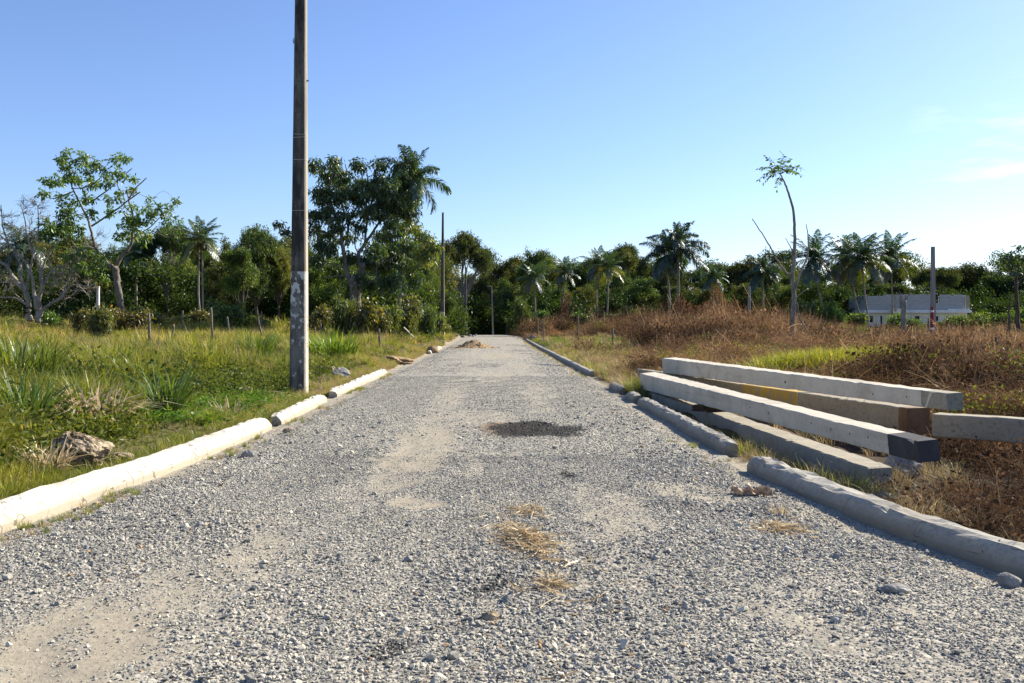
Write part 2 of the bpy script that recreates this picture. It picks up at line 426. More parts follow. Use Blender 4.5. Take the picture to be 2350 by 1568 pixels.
# ------------------------------------------------------------------ scattering (geometry nodes, for uncountable stuff)
def scatter(name, pts, rot, scl, vi, tint, protos, label, cat, extra=None):
    coll = bpy.data.collections.new(name + '_pieces')
    for i, me in enumerate(protos):
        coll.objects.link(bpy.data.objects.new('%s_piece_%02d' % (name, i), me))
    scl = np.asarray(scl, np.float32)
    if scl.ndim == 1: scl = np.repeat(scl[:, None], 3, 1)
    at = {'rot': rot, 'scl': scl, 'tint': tint}
    at.update(extra or {})
    me = mesh(name, pts, [], None, False, at)
    ia = me.attributes.new('vi', 'INT', 'POINT'); ia.data.foreach_set('value', np.asarray(vi, np.int32))
    o = obj(name, me)
    ng = bpy.data.node_groups.new(name + '_scatter', 'GeometryNodeTree')
    ng.interface.new_socket('Geometry', in_out='INPUT', socket_type='NodeSocketGeometry')
    ng.interface.new_socket('Geometry', in_out='OUTPUT', socket_type='NodeSocketGeometry')
    N = ng.nodes.new
    gi, go, iop, ci = N('NodeGroupInput'), N('NodeGroupOutput'), N('GeometryNodeInstanceOnPoints'), N('GeometryNodeCollectionInfo')
    ci.inputs['Collection'].default_value = coll
    ci.inputs['Separate Children'].default_value = True
    ci.inputs['Reset Children'].default_value = True
    iop.inputs['Pick Instance'].default_value = True
    def na(nm, typ):
        n = N('GeometryNodeInputNamedAttribute'); n.data_type = typ; n.inputs['Name'].default_value = nm
        return n.outputs['Attribute']
    l = ng.links.new
    l(gi.outputs[0], iop.inputs['Points']); l(ci.outputs[0], iop.inputs['Instance'])
    l(na('vi', 'INT'), iop.inputs['Instance Index']); l(na('scl', 'FLOAT_VECTOR'), iop.inputs['Scale'])
    er = N('FunctionNodeEulerToRotation'); l(na('rot', 'FLOAT_VECTOR'), er.inputs[0]); l(er.outputs[0], iop.inputs['Rotation'])
    l(iop.outputs[0], go.inputs[0])
    md = o.modifiers.new('scatter', 'NODES'); md.node_group = ng
    return tag(o, label, cat, kind='stuff')

# gravel stones
def stone_mesh(name, seed, mat, flat=0.65):
    rg = np.random.default_rng(seed)
    p = nrm(rg.normal(size=(13, 3))) * rg.uniform(0.75, 1.0, (13, 1)) * np.array([1, rg.uniform(.6, .9), flat * rg.uniform(.7, 1.1)]) * 0.5
    bm = bmesh.new()
    for q in p: bm.verts.new(q)
    rs = bmesh.ops.convex_hull(bm, input=bm.verts)
    bmesh.ops.delete(bm, geom=list({e for e in rs['geom_interior'] + rs['geom_unused'] if isinstance(e, bmesh.types.BMVert)}), context='VERTS')
    me = bpy.data.meshes.new(name); bm.to_mesh(me); bm.free(); me.materials.append(mat)
    return me
t = NT('gravel_stone'); v = t.co('Object')
c = t.ramp(t.attr('tint', 'INSTANCER'), [(0, (0.115, 0.114, 0.108)), (0.3, (0.25, 0.245, 0.225)), (0.62, (0.41, 0.393, 0.345)), (0.86, (0.57, 0.525, 0.425)), (0.97, (0.68, 0.615, 0.49)), (1, (0.36, 0.23, 0.12))])
c = t.mix(t.rng(t.noise(v, 5, 4), 0.45, 0.75, 0, 0.45), c, (0.42, 0.40, 0.35))
c = t.mix(t.math('MULTIPLY', t.attr('stain', 'INSTANCER'), 0.93), c, (0.014, 0.014, 0.015))
M_STONE = t.princ(c, 0.8, t.bump(t.noise(v, 9, 3), 0.4, 0.08), 0.3)
rg = np.random.default_rng(11)
def road_pts(n, y0, y1, pw):
    u = rg.random(n)
    y = (y0 ** pw + u * (y1 ** pw - y0 ** pw)) ** (1 / pw)
    half = np.minimum(y * 0.66 + 0.4, 6)
    x = rg.uniform(np.maximum(xl(y) + 0.05, -half), np.minimum(xr(y) - 0.05, half))
    return x, y
PTS, SCL, TIN, STN = [], [], [], []
for n, y0, y1, pw, smin, smax in ((165000, 3.0, 9.5, 0.9, 0.009, 0.024), (36000, 3.0, 10, 0.9, 0.022, 0.044), (85000, 9, 24, 0.5, 0.012, 0.03),
                                  (30000, 22, 60, 0.35, 0.022, 0.045), (1300, 3.2, 16, 0.8, 0.05, 0.085)):
    x, y = road_pts(n, y0, y1, pw)
    dm = dirt_mask(x, y)
    edge = np.minimum(x - xl(y), xr(y) - x)
    coarse = S(0.42, 0.62, fbm(x * 0.8, y * 0.4, 3, 77) + 0.35 * S(1.6, 0.5, edge) + 0.25 * S(1.0, 0.2, np.abs(x - 0.35)) * S(6.5, 4, y) - 0.12)
    keep = rg.random(n) > np.minimum(dm * 1.05 - 0.08, .72)
    if smin > 0.02: keep &= rg.random(n) < 0.12 + 0.88 * coarse
    keep &= edge > 0.04
    x, y = x[keep], y[keep]
    s = (smin + (smax - smin) * rg.random(len(x)) ** 1.7) * (1 - .5 * dirt_mask(x, y))
    PTS.append(np.stack([x, y, road_z(x, y) + s * 0.12], -1)); SCL.append(s)
    tt = np.clip(rg.normal(0.5, 0.24, len(x)) + (fbm(x * 1.3, y * 1.3, 3, 90) - 0.5) * 0.35, 0, 0.96)
    tt[rg.random(len(x)) < 0.012] = 1.0
    TIN.append(tt); sm_ = stain_mask(x + rg.normal(0, .05, len(x)), y + rg.normal(0, .11, len(x))); STN.append(np.clip(sm_ * 1.1 + rg.normal(0, 0.12, len(x)), 0, 1) * (sm_ > 0.05))
PTS, SCL, TIN, STN = map(np.concatenate, (PTS, SCL, TIN, STN))
n = len(PTS)
rot = np.stack([rg.normal(0, .35, n), rg.normal(0, .35, n), rg.uniform(0, 6.28, n)], -1)
scatter('gravel', PTS, rot, SCL, rg.integers(0, 9, n), TIN, [stone_mesh('stone', i, M_STONE) for i in range(9)],
        'loose grey crushed stone covering the road', None, {'stain': STN})

# ------------------------------------------------------------------ kerbs
def kerb_dirt(amount, soil):
    def ex(t, v, c):
        z = t.n('SeparateXYZ', {0: t.pos()}).outputs[2]
        n = t.noise(v, 6, 6, .65); n2 = t.noise(t.map(v, (3, .5, 3)), 2, 5, .6)
        lo = t.rng(t.math('ADD', z, t.math('MULTIPLY', n, -.12)), -.06, .045, 1, 0)
        c = t.mix(t.math('MULTIPLY', lo, .8), c, soil)
        c = t.mix(t.rng(n2, .5, .7, 0, amount), c, soil)
        cr_ = t.n('TexVoronoi', {'Vector': t.n('VectorMath', {0: v, 1: t.n('TexNoise', {'Vector': v, 'Scale': 3.0}).outputs[1]}, operation='ADD').outputs[0], 'Scale': 1.1}, feature='DISTANCE_TO_EDGE').outputs[0]
        return t.mix(t.rng(cr_, .003, .008, .75, 0), c, (0.09, 0.075, 0.06))
    return ex
M_KERBL = concrete('kerb_whitewash', (0.52, 0.49, 0.43), (0.26, 0.22, 0.165), (0.58, 0.55, 0.49), 2.0, 0.5, extra=kerb_dirt(.65, (0.33, 0.285, 0.21)))
M_KERBR = concrete('kerb_concrete', (0.31, 0.295, 0.26), (0.13, 0.12, 0.10), (0.42, 0.395, 0.34), 2.5, 0.75, extra=kerb_dirt(.6, (0.19, 0.165, 0.125)))
PROFL = np.array([(0.0, -0.1), (0.0, 0.01), (0.03, 0.055), (0.06, 0.1), (0.085, 0.132), (0.115, 0.15), (0.17, 0.158), (0.25, 0.16), (0.268, 0.14), (0.275, -0.15)])
PROFR = np.array([(0.0, -0.1), (0.0, 0.015), (0.022, 0.07), (0.045, 0.115), (0.075, 0.142), (0.12, 0.152), (0.2, 0.158), (0.235, 0.15), (0.255, 0.12), (0.27, -0.15)])
def kerb_seg(name, side, y0, y1, parent, mat, rough=0.004, h=1.0, seed=0, w=1.0):
    rgk = np.random.default_rng(seed); PROF = PROFL if side < 0 else PROFR
    n = max(4, int((y1 - y0) / (0.09 if y1 < 30 else 0.5)))
    ys = np.linspace(y0, y1, n)
    V = []
    for i, y in enumerate(ys):
        x0 = (xl(y) if side < 0 else xr(y)); z0 = zr(y)
        for j, (a, b) in enumerate(PROF):
            nn = (fbm(np.array([y * 3 + j * 1.7]), np.array([j * 2.3 + seed]), 3, seed)[0] - 0.5) * 2 * rough
            nf = rgk.normal(0, rough * 0.4)
            bb = b * h + (nn + nf if b > 0 else 0)
            endf = min(i, n - 1 - i)
            if endf == 0 and b > 0 and rough > 0.0125: bb *= 0.82
            V.append((x0 + side * (a * w + nn * 0.6), y + (nn * 3 if endf == 0 else 0), z0 + bb))
    k = len(PROF)
    i = np.arange(n - 1)[:, None] * k + np.arange(k - 1)[None]
    q = np.stack([i, i + 1, i + 1 + k, i + k], -1).reshape(-1, 4)
    if side < 0: q = q[:, ::-1]
    caps = [np.arange(k)[None][:, ::(1 if side < 0 else -1)], (np.arange(k) + (n - 1) * k)[None][:, ::(-1 if side < 0 else 1)]]
    me = mesh(name, V, [q[:, ::-1]] + caps, mat, False)
    bm = bmesh.new(); bm.from_mesh(me); bmesh.ops.recalc_face_normals(bm, faces=bm.faces); bm.to_mesh(me); bm.free()
    return obj(name, me, parent)
kl = tag(thing('kerb_left', 'white painted rounded kerb along the grassy side of the road', None), kind='structure')
for i, (a, b, r_) in enumerate(((1.5, 6.05, .003), (6.056, 8.15, .003), (8.156, 9.9, .003), (9.906, 11.3, .004), (11.306, 12.5, .007), (13.1, 16.9, .008), (18.0, 21.0, .009), (21.01, 26.4, .01), (44, 49, .012), (49.05, 53, .012))):
    kerb_seg('kerb_segment', -1, a, b, kl, M_KERBL, r_ * 2.2, 0.8 if i < 5 else 0.6, 10 + i, 0.8 if i < 5 else 0.62)
kr = tag(thing('kerb_right', 'grey broken concrete kerb beside the stacked poles', None), kind='structure')
for i, (a, b, r_) in enumerate(((2.6, 4.6, .014), (4.604, 6.4, .012), (6.404, 8.95, .017), (10.1, 12.6, .016), (12.605, 16.2, .016), (16.8, 17.7, .018), (19.0, 20.4, .014), (25.2, 31, .008), (31.01, 39, .008), (39.01, 50, .008), (50.02, 64, .01), (64.05, 74, .015))):
    kerb_seg('kerb_segment', 1, a, b, kr, M_KERBR, r_, 0.7 if i < 3 else 0.66, 40 + i, 0.8 if i < 3 else 0.66)

# ------------------------------------------------------------------ concrete poles
def standing_extra(white_to, strength=1.0):
    def ex(t, v, c):
        sep = t.n('SeparateXYZ', {0: v}); z = sep.outputs[2]
        st = t.noise(t.map(v, (9, 9, 0.45)), 1.0, 5, 0.6)
        blot = t.noise(t.map(v, (5, 5, 1.6)), 1.0, 6, 0.62)
        c = t.mix(t.math('MULTIPLY', t.rng(st, 0.33, 0.62), 0.8 * strength), c, (0.045, 0.042, 0.036))
        c = t.mix(t.math('MULTIPLY', t.rng(blot, 0.44, 0.58), 0.85 * strength), c, (0.025, 0.024, 0.022))
        # flaking whitewash on the lower part
        fl = t.noise(t.map(v, (7, 7, 5)), 1.0, 6, 0.65)
        lo = t.rng(z, white_to - 0.01, white_to + 0.01, 1, 0)
        fade = t.rng(z, 0.5, white_to, -0.05, 0.09)
        keep = t.rng(t.math('ADD', fl, fade), 0.55, 0.6, 0, .85)
        base = t.mix(t.rng(blot, 0.4, 0.6), (0.18, 0.17, 0.15), (0.07, 0.066, 0.06))
        pc = t.mix(keep, base, (0.60, 0.58, 0.53))
        # road-facing side painted paler as the sun lights it; stains show less there
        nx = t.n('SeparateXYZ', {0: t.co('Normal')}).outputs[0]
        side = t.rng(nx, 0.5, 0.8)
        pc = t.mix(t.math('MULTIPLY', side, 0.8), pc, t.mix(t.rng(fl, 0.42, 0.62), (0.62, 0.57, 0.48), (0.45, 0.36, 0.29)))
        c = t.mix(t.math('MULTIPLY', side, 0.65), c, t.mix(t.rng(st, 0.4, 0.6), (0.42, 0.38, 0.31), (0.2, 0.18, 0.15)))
        return t.mix(lo, c, pc)
    return ex
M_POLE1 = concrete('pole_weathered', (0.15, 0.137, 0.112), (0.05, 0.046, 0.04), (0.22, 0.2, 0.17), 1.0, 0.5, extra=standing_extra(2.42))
M_POLE2 = concrete('pole_grey', (0.13, 0.125, 0.12), (0.06, 0.06, 0.06), (0.2, 0.19, 0.18), 1.0, 0.5, extra=standing_extra(1.9, 0.7))
M_POLE4 = concrete('pole_pale', (0.30, 0.28, 0.25), (0.16, 0.15, 0.13), (0.38, 0.36, 0.32), 1.0, 0.4)
t = NT('rusty_iron'); M_IRON = t.princ((0.04, 0.03, 0.026), 0.7)
t = NT('dark_hole'); M_HOLE = t.princ((0.012, 0.012, 0.012), 0.95)
t = NT('wire_band'); M_BAND = t.princ((0.34, 0.32, 0.28), 0.8)

def square_loft(cs, ws, up, side, chamfer=0.14):
    """chamfered square section along centres cs"""
    k = []
    for sx, sy in ((1, 1), (-1, 1), (-1, -1), (1, -1)):
        a, b = (1 - chamfer * 2, 1), (1, 1 - chamfer * 2)
        pr = [b, a] if sx * sy > 0 else [a, b]
        k += [(sx * q[0], sy * q[1]) for q in pr]
    k = np.array(k) * 0.5
    V = np.array([c + w * (p[0] * side + p[1] * up) for c, w in zip(cs, ws) for p in k]); m = len(cs)
    i = np.arange(m - 1)[:, None] * 8; j = np.arange(8)[None]; jj = (j + 1) % 8
    F = np.stack([i + j, i + jj, i + 8 + jj, i + 8 + j], -1).reshape(-1, 4)
    return V, [F, np.arange(8)[::-1][None], (np.arange(8) + (m - 1) * 8)[None]]

X_, Y_, Z_ = np.eye(3)
def fixn(me):
    bm = bmesh.new(); bm.from_mesh(me); bmesh.ops.recalc_face_normals(bm, faces=bm.faces); bm.to_mesh(me); bm.free(); return me

def standing_pole(label, px, py, d, H, w0, w1, mat, lean=(0, 0), detail=False, rz=0.0):
    b = P(px, py, d)
    th = thing('utility_pole', label, 'utility pole', b, rz, 'concrete poles along the road')
    n = 24
    zs = np.linspace(-0.6, H, n); f = np.clip(zs / H, 0, 1)
    rgp = np.random.default_rng(int(px))
    cs = np.stack([lean[0] * f, lean[1] * f, zs], -1); ws = w0 + (w1 - w0) * f + rgp.normal(0, 0.0015, n)
    V, F = square_loft(cs, ws, Y_, X_, 0.09)
    obj('shaft', fixn(mesh('shaft', V, F, mat, False)), th)
    def at(z): return lean[0] * z / H, lean[1] * z / H, w0 + (w1 - w0) * z / H
    if detail:
        for z in (6.15, 6.35, 6.55, 6.72, 7.2, 7.6, 7.82, 8.02, 8.3, 5.55):
            x, y, w = at(z)
            a = np.linspace(0, 2 * np.pi, 9)[:-1]
            V = np.stack([x + 0.011 * np.cos(a) - 0.01, np.full(8, y - w / 2 - 0.001), z + 0.013 * np.sin(a)], -1)
            V = np.vstack([V, V + (0, 0.003, 0)])
            F = [np.arange(8)[None], np.stack([np.arange(8), (np.arange(8) + 1) % 8, (np.arange(8) + 1) % 8 + 8, np.arange(8) + 8], -1)]
            obj('bolt_hole', fixn(mesh('bolt_hole', V, F, M_HOLE)), th)
        for z, tilt in ((4.62, 0.0), (5.06, 0.02), (5.12, -0.015), (3.62, 0)):
            x, y, w = at(z)
            cs = np.array([[x, y, z - 0.006], [x, y, z + 0.006]])
            V, F = square_loft(cs, [w + 0.006, w + 0.006], Y_, X_, 0.09)
            V[:, 2] += (V[:, 0] - x) * tilt * 3
            obj('wire_band', fixn(mesh('wire_band', V, F, M_BAND)), th)
        x, y, w = at(6.98)
        a = np.linspace(-0.55 * np.pi, 0.55 * np.pi, 12)
        lp = MB()
        for dy in (-0.03, 0.03):
            lp.add(*tube(np.stack([x - w / 2 + 0.012 - 0.05 * np.cos(a), np.full(12, y + dy), 6.98 + 0.06 * np.sin(a)], -1), 0.006, 5))
        obj('iron_loop', lp.mesh('iron_loop', M_IRON, True), th)
        x, y, w = at(6.2)
        bo = MB().add(*tube([[x + w / 2 - 0.02, y, 6.2], [x + w / 2 + 0.05, y, 6.2]], 0.008, 6)).add(*tube([[x + w / 2 + 0.012, y, 6.2], [x + w / 2 + 0.03, y, 6.2]], 0.018, 6))
        obj('bolt', bo.mesh('bolt', M_IRON), th)
    return th
# nearest pole: base (686,905)
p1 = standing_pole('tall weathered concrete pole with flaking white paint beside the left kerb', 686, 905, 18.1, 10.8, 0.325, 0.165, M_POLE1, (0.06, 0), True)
M_INK = NT('stencil_ink').princ((0.03, 0.03, 0.03), 0.8)
# stencilled characters running up the road-facing side
for ch, zl, yl, sz in (('38', 0.98, 0.0, 0.12), ('-.', 1.14, 0.0, 0.12), ('=', 1.27, 0.0, 0.16), ('=', 1.36, 0.0, 0.16), ('SN', 1.5, 0.0, 0.1)):
    cu = bpy.data.curves.new('lettering', 'FONT'); cu.body = ch; cu.size = sz; cu.extrude = 0.0006; cu.align_x = 'CENTER'
    tmp_ = bpy.data.objects.new('tmp', cu); lm = bpy.data.meshes.new_from_object(tmp_); bpy.data.objects.remove(tmp_)
    lm.materials.clear(); lm.materials.append(M_INK)
    xx = (0.325 + (0.165 - 0.325) * zl / 10.8) / 2 + 0.06 * zl / 10.8 + 0.002
    lo = obj('lettering', lm, p1, (xx, yl, zl))
    lo.rotation_euler = Matrix(((0, 0, 1), (0, 1, 0), (-1, 0, 0))).to_euler()
    lo.location.y -= 0.04
standing_pole('dark concrete pole at the left edge of the road crest', 1015, 772, 71, 9.6, 0.36, 0.15, M_POLE2, (0.05, 0))
standing_pole('slim dark concrete pole behind the road crest, in front of the spreading tree', 1069, 771, 135, 10.2, 0.42, 0.2, M_POLE2)
p4 = standing_pole('slender pale concrete pole with small lamp near the end of the road', 1131.5, 774, 187, 10.2, 0.34, 0.24, M_POLE4, (-0.25, 0))
lampm = MB().add(*tube([[-0.3, 0, 10.1], [-0.35, 0, 10.35], [-0.75, -.1, 10.42]], 0.07, 6)).add(*box((-.95, -.1, 10.38), (.55, .3, .16)))
obj('lamp_head', lampm.mesh('lamp_head', M_POLE4), p4)
yb = MB(); zz = 2.2
V, F = square_loft(np.array([[-.05, 0, 2.1], [-.05, 0, 2.55]]), [.335, .33], Y_, X_, .09)
t = NT('yellow_paint'); v = t.co('Object'); M_YEL = t.princ(t.mix(t.rng(t.noise(v, 9, 5), 0.4, 0.7), (0.5, 0.32, 0.02), (0.33, 0.2, 0.03)), 0.7)
obj('yellow_band', fixn(mesh('yellow_band', V, F, M_YEL)), p4)

# right-hand pole with the red and white pipe
t = NT('pole_right_paint'); v = t.co('Object'); st = t.noise(t.map(v, (8, 8, 0.6)), 1, 5)
M_POLER = t.princ(t.mix(t.rng(st, 0.35, 0.65), (0.15, 0.135, 0.125), (0.32, 0.29, 0.26)), 0.9)
dR = 62.0
bR = P(2141, 790, dR)
th = thing('utility_pole', 'grey concrete pole with red and white pipe in the dry field', 'utility pole', bR, 0.5, 'concrete poles along the road')
zs = np.linspace(-0.5, 6.6, 16); V, F = square_loft(np.stack([0 * zs, 0 * zs, zs], -1), np.interp(zs, [0, 6.6], [.33, .2]), Y_, X_, .1)
obj('shaft', fixn(mesh('shaft', V, F, M_POLER)), th)
RED, WHT = NT('red_paint').princ((0.19, 0.02, 0.02), 0.6), NT('white_paint').princ((0.62, 0.6, 0.57), 0.7)
for z0, z1, m in ((-.3, .98, RED), (.98, 1.12, WHT), (1.12, 2.15, RED), (2.15, 2.3, WHT), (2.3, 2.5, RED)):
    obj('pipe_section', MB().add(*tube([[-.24, -.12, z0], [-.24, -.12, z1]], 0.105, 10)).mesh('pipe_section', m, False), th)
# far post on the right
bF = P(1719.5, 735, 105)
th = thing('concrete_post', 'short grey concrete post standing in front of the dark wood', 'post', bF)
zs = np.linspace(-.5, 3.9, 6); V, F = square_loft(np.stack([0 * zs, 0 * zs, zs], -1), np.interp(zs, [0, 3.9], [.3, .24]), Y_, X_, .1)
obj('shaft', fixn(mesh('shaft', V, F, M_POLE4)), th)

# ------------------------------------------------------------------ stacked poles lying by the right kerb
def beam_stain(t, v, c):
    n = t.noise(v, 0.8, 5, .6, 1.5); n2 = t.noise(t.map(v, (4, .35, 4)), 1.5, 5, .6); n3 = t.noise(v, 40, 2, .5)
    c = t.mix(t.rng(n, .5, .68, 0, .5), c, (0.26, 0.215, 0.15))
    c = t.mix(t.rng(n2, .52, .7, 0, .45), c, (0.22, 0.2, 0.17))
    return t.mix(t.rng(n3, .68, .72, 0, .6), c, (0.07, 0.06, 0.05))
M_BEAM = concrete('beam_new', (0.47, 0.43, 0.355), (0.3, 0.265, 0.21), (0.54, 0.50, 0.42), 1.3, 0.5, extra=beam_stain)
M_BEAMO = concrete('beam_old', (0.24, 0.215, 0.17), (0.10, 0.085, 0.068), (0.31, 0.28, 0.22), 1.6, 0.8, extra=beam_stain)
M_BEAMB = concrete('beam_bluegrey', (0.27, 0.255, 0.22), (0.16, 0.135, 0.1), (0.36, 0.33, 0.27), 1.6, 0.6, extra=beam_stain)
M_BLACK = concrete('black_paint', (0.035, 0.035, 0.04), (0.02, 0.02, 0.02), (0.07, 0.07, 0.075), 3, 0.5)
t = NT('yellow_worn'); v = t.co('Object'); n = t.noise(v, 6, 6, .6)
M_YELW = t.princ(t.mix(t.rng(n, 0.42, 0.62), (0.40, 0.26, 0.035), (0.27, 0.22, 0.14)), 0.8)
M_BROWN = concrete('brown_end', (0.13, 0.075, 0.04), (0.05, 0.03, 0.02), (0.2, 0.12, 0.07), 4, .6)

def lying_pole(label, a, b, w0, w1, mat, roll=0.0, bands=(), holes=(), endmats=None, seed=0, n=90):
    a, b = np.asarray(a, float), np.asarray(b, float)
    ax = nrm(b - a); side = nrm(np.cross(ax, Z_)); up = np.cross(side, ax)
    side, up = side * math.cos(roll) + up * math.sin(roll), up * math.cos(roll) - side * math.sin(roll)
    rb = np.random.default_rng(seed)
    th = thing('concrete_pole', label, 'concrete pole', a, 0, 'concrete poles stacked beside the right kerb')
    f = np.linspace(0, 1, n)
    cs = (b - a)[None] * f[:, None] + rb.normal(0, 0.0012, (n, 3))
    ws = w0 + (w1 - w0) * f + rb.normal(0, 0.0016, n)
    ws[0] *= 0.975; ws[-1] *= 0.93
    fx = f.copy(); fx[1] = 0.004; fx[-2] = 0.996; cs = (b - a)[None] * fx[:, None] + rb.normal(0, 0.001, (n, 3))
    V, F = square_loft(cs, ws, up, side, 0.045)
    V = V + rb.normal(0, 0.0022, V.shape) - (rb.random(len(V)) < .04)[:, None] * nrm(V - np.repeat(cs, 8, 0)) * rb.uniform(.006, .016, (len(V), 1))
    obj('shaft', fixn(mesh('shaft', V, F, mat)), th)
    for nm, f0, f1, m, proud in bands:
        ff = np.linspace(f0, f1, 6)
        V, F = square_loft((b - a)[None] * ff[:, None], (w0 + (w1 - w0) * ff) + proud, up, side, 0.05)
        obj(nm, fixn(mesh(nm, V, F, m)), th)
    for fc, hz, r_ in holes:
        w = w0 + (w1 - w0) * fc
        c = (b - a) * fc - side * (w / 2 + 0.0015) * (1 if side[0] > 0 else -1) + up * hz * w
        an = np.linspace(0, 2 * np.pi, 9)[:-1]
        V = np.array([c + r_ * (math.cos(q) * ax + math.sin(q) * up) for q in an])
        V = np.vstack([V, V + side * 0.004 * (1 if side[0] > 0 else -1)])
        F = [np.arange(8)[None], np.stack([np.arange(8), (np.arange(8) + 1) % 8, (np.arange(8) + 1) % 8 + 8, np.arange(8) + 8], -1)]
        obj('bolt_hole', fixn(mesh('bolt_hole', V, F, M_HOLE)), th)
    return th
H9 = [(q, h, 0.011) for q, h in ((.62, .1), (.68, .05), (.74, .08), (.80, .1), (.845, .02), (.885, .05), (.92, .1), (.955, .0))]
A0, A1 = (3.05 + .165, 18.75, 0.235), (3.54 + .085, 7.6, 0.345)
lying_pole('long pale concrete pole with black painted tip, lying nearest the kerb on top', A0, A1, .33, .175, M_BEAM, -0.1,
           [('painted_tip', .955, 1.002, M_BLACK, .004)], H9, seed=1)
C0, C1 = (3.83 + .165, 20.5, 0.47), (4.77 + .085, 9.6, 0.585)
lying_pole('long pale concrete pole with stained tip, highest and farthest back in the pile', C0, C1, .33, .175, M_BEAM, -0.05,
           [('painted_tip', .957, 1.002, M_BEAMO, .004)], [(.2, .1, .012), (.62, -.05, .02), (.75, .0, .012), (.86, -.1, .012), (.93, 0, .01)], seed=2)
B0, B1 = (3.13 + .15, 18.9, -0.10), (3.56 + .12, 8.65, -0.075)
lying_pole('bluish grey concrete pole lying lowest in the pile beneath the front one', B0, B1, .30, .24, M_BEAMB, -0.05, seed=3)
D0, D1 = (3.55 + .1, 22.4, 0.2), (5.43 + .16, 12.0, 0.13)
lying_pole('dirty concrete pole with a yellow painted band, wedged between two paler ones', D0, D1, .19, .33, M_BEAMO, 0.0,
           [('yellow_band', .545, .735, M_YELW, .004), ('wire_tie', .735, .739, M_BAND, .012), ('brown_butt', .985, 1.002, M_BROWN, .003)], seed=4)
E0, E1 = (5.28 + .1, 11.1, 0.18), (12.2, 5.7, 0.12)
lying_pole('weathered concrete pole slanting out of the pile towards the right edge', E0, E1, .27, .34, M_BEAMO, 0.0, seed=5)
# rotten timber spacer between the two front poles
wb = thing('timber_block', 'short rotten dark timber spacer under the front concrete pole', 'timber', (3.42, 14.1, 0.055))
V, F = box((0, 0, .047), (.62, .13, .092)); rgw = np.random.default_rng(3)
bmw = bmesh.new()
for q in V: bmw.verts.new(q)
bmw.verts.ensure_lookup_table()
for q in F[0]: bmw.faces.new([bmw.verts[i] for i in q])
bmesh.ops.subdivide_edges(bmw, edges=bmw.edges[:], cuts=5, use_grid_fill=True)
for q in bmw.verts: q.co += Vector(rgw.normal(0, .006, 3))
me = bpy.data.meshes.new('block'); bmw.to_mesh(me); bmw.free(); me.materials.append(M_TIMBER)
obj('block', me, wb)

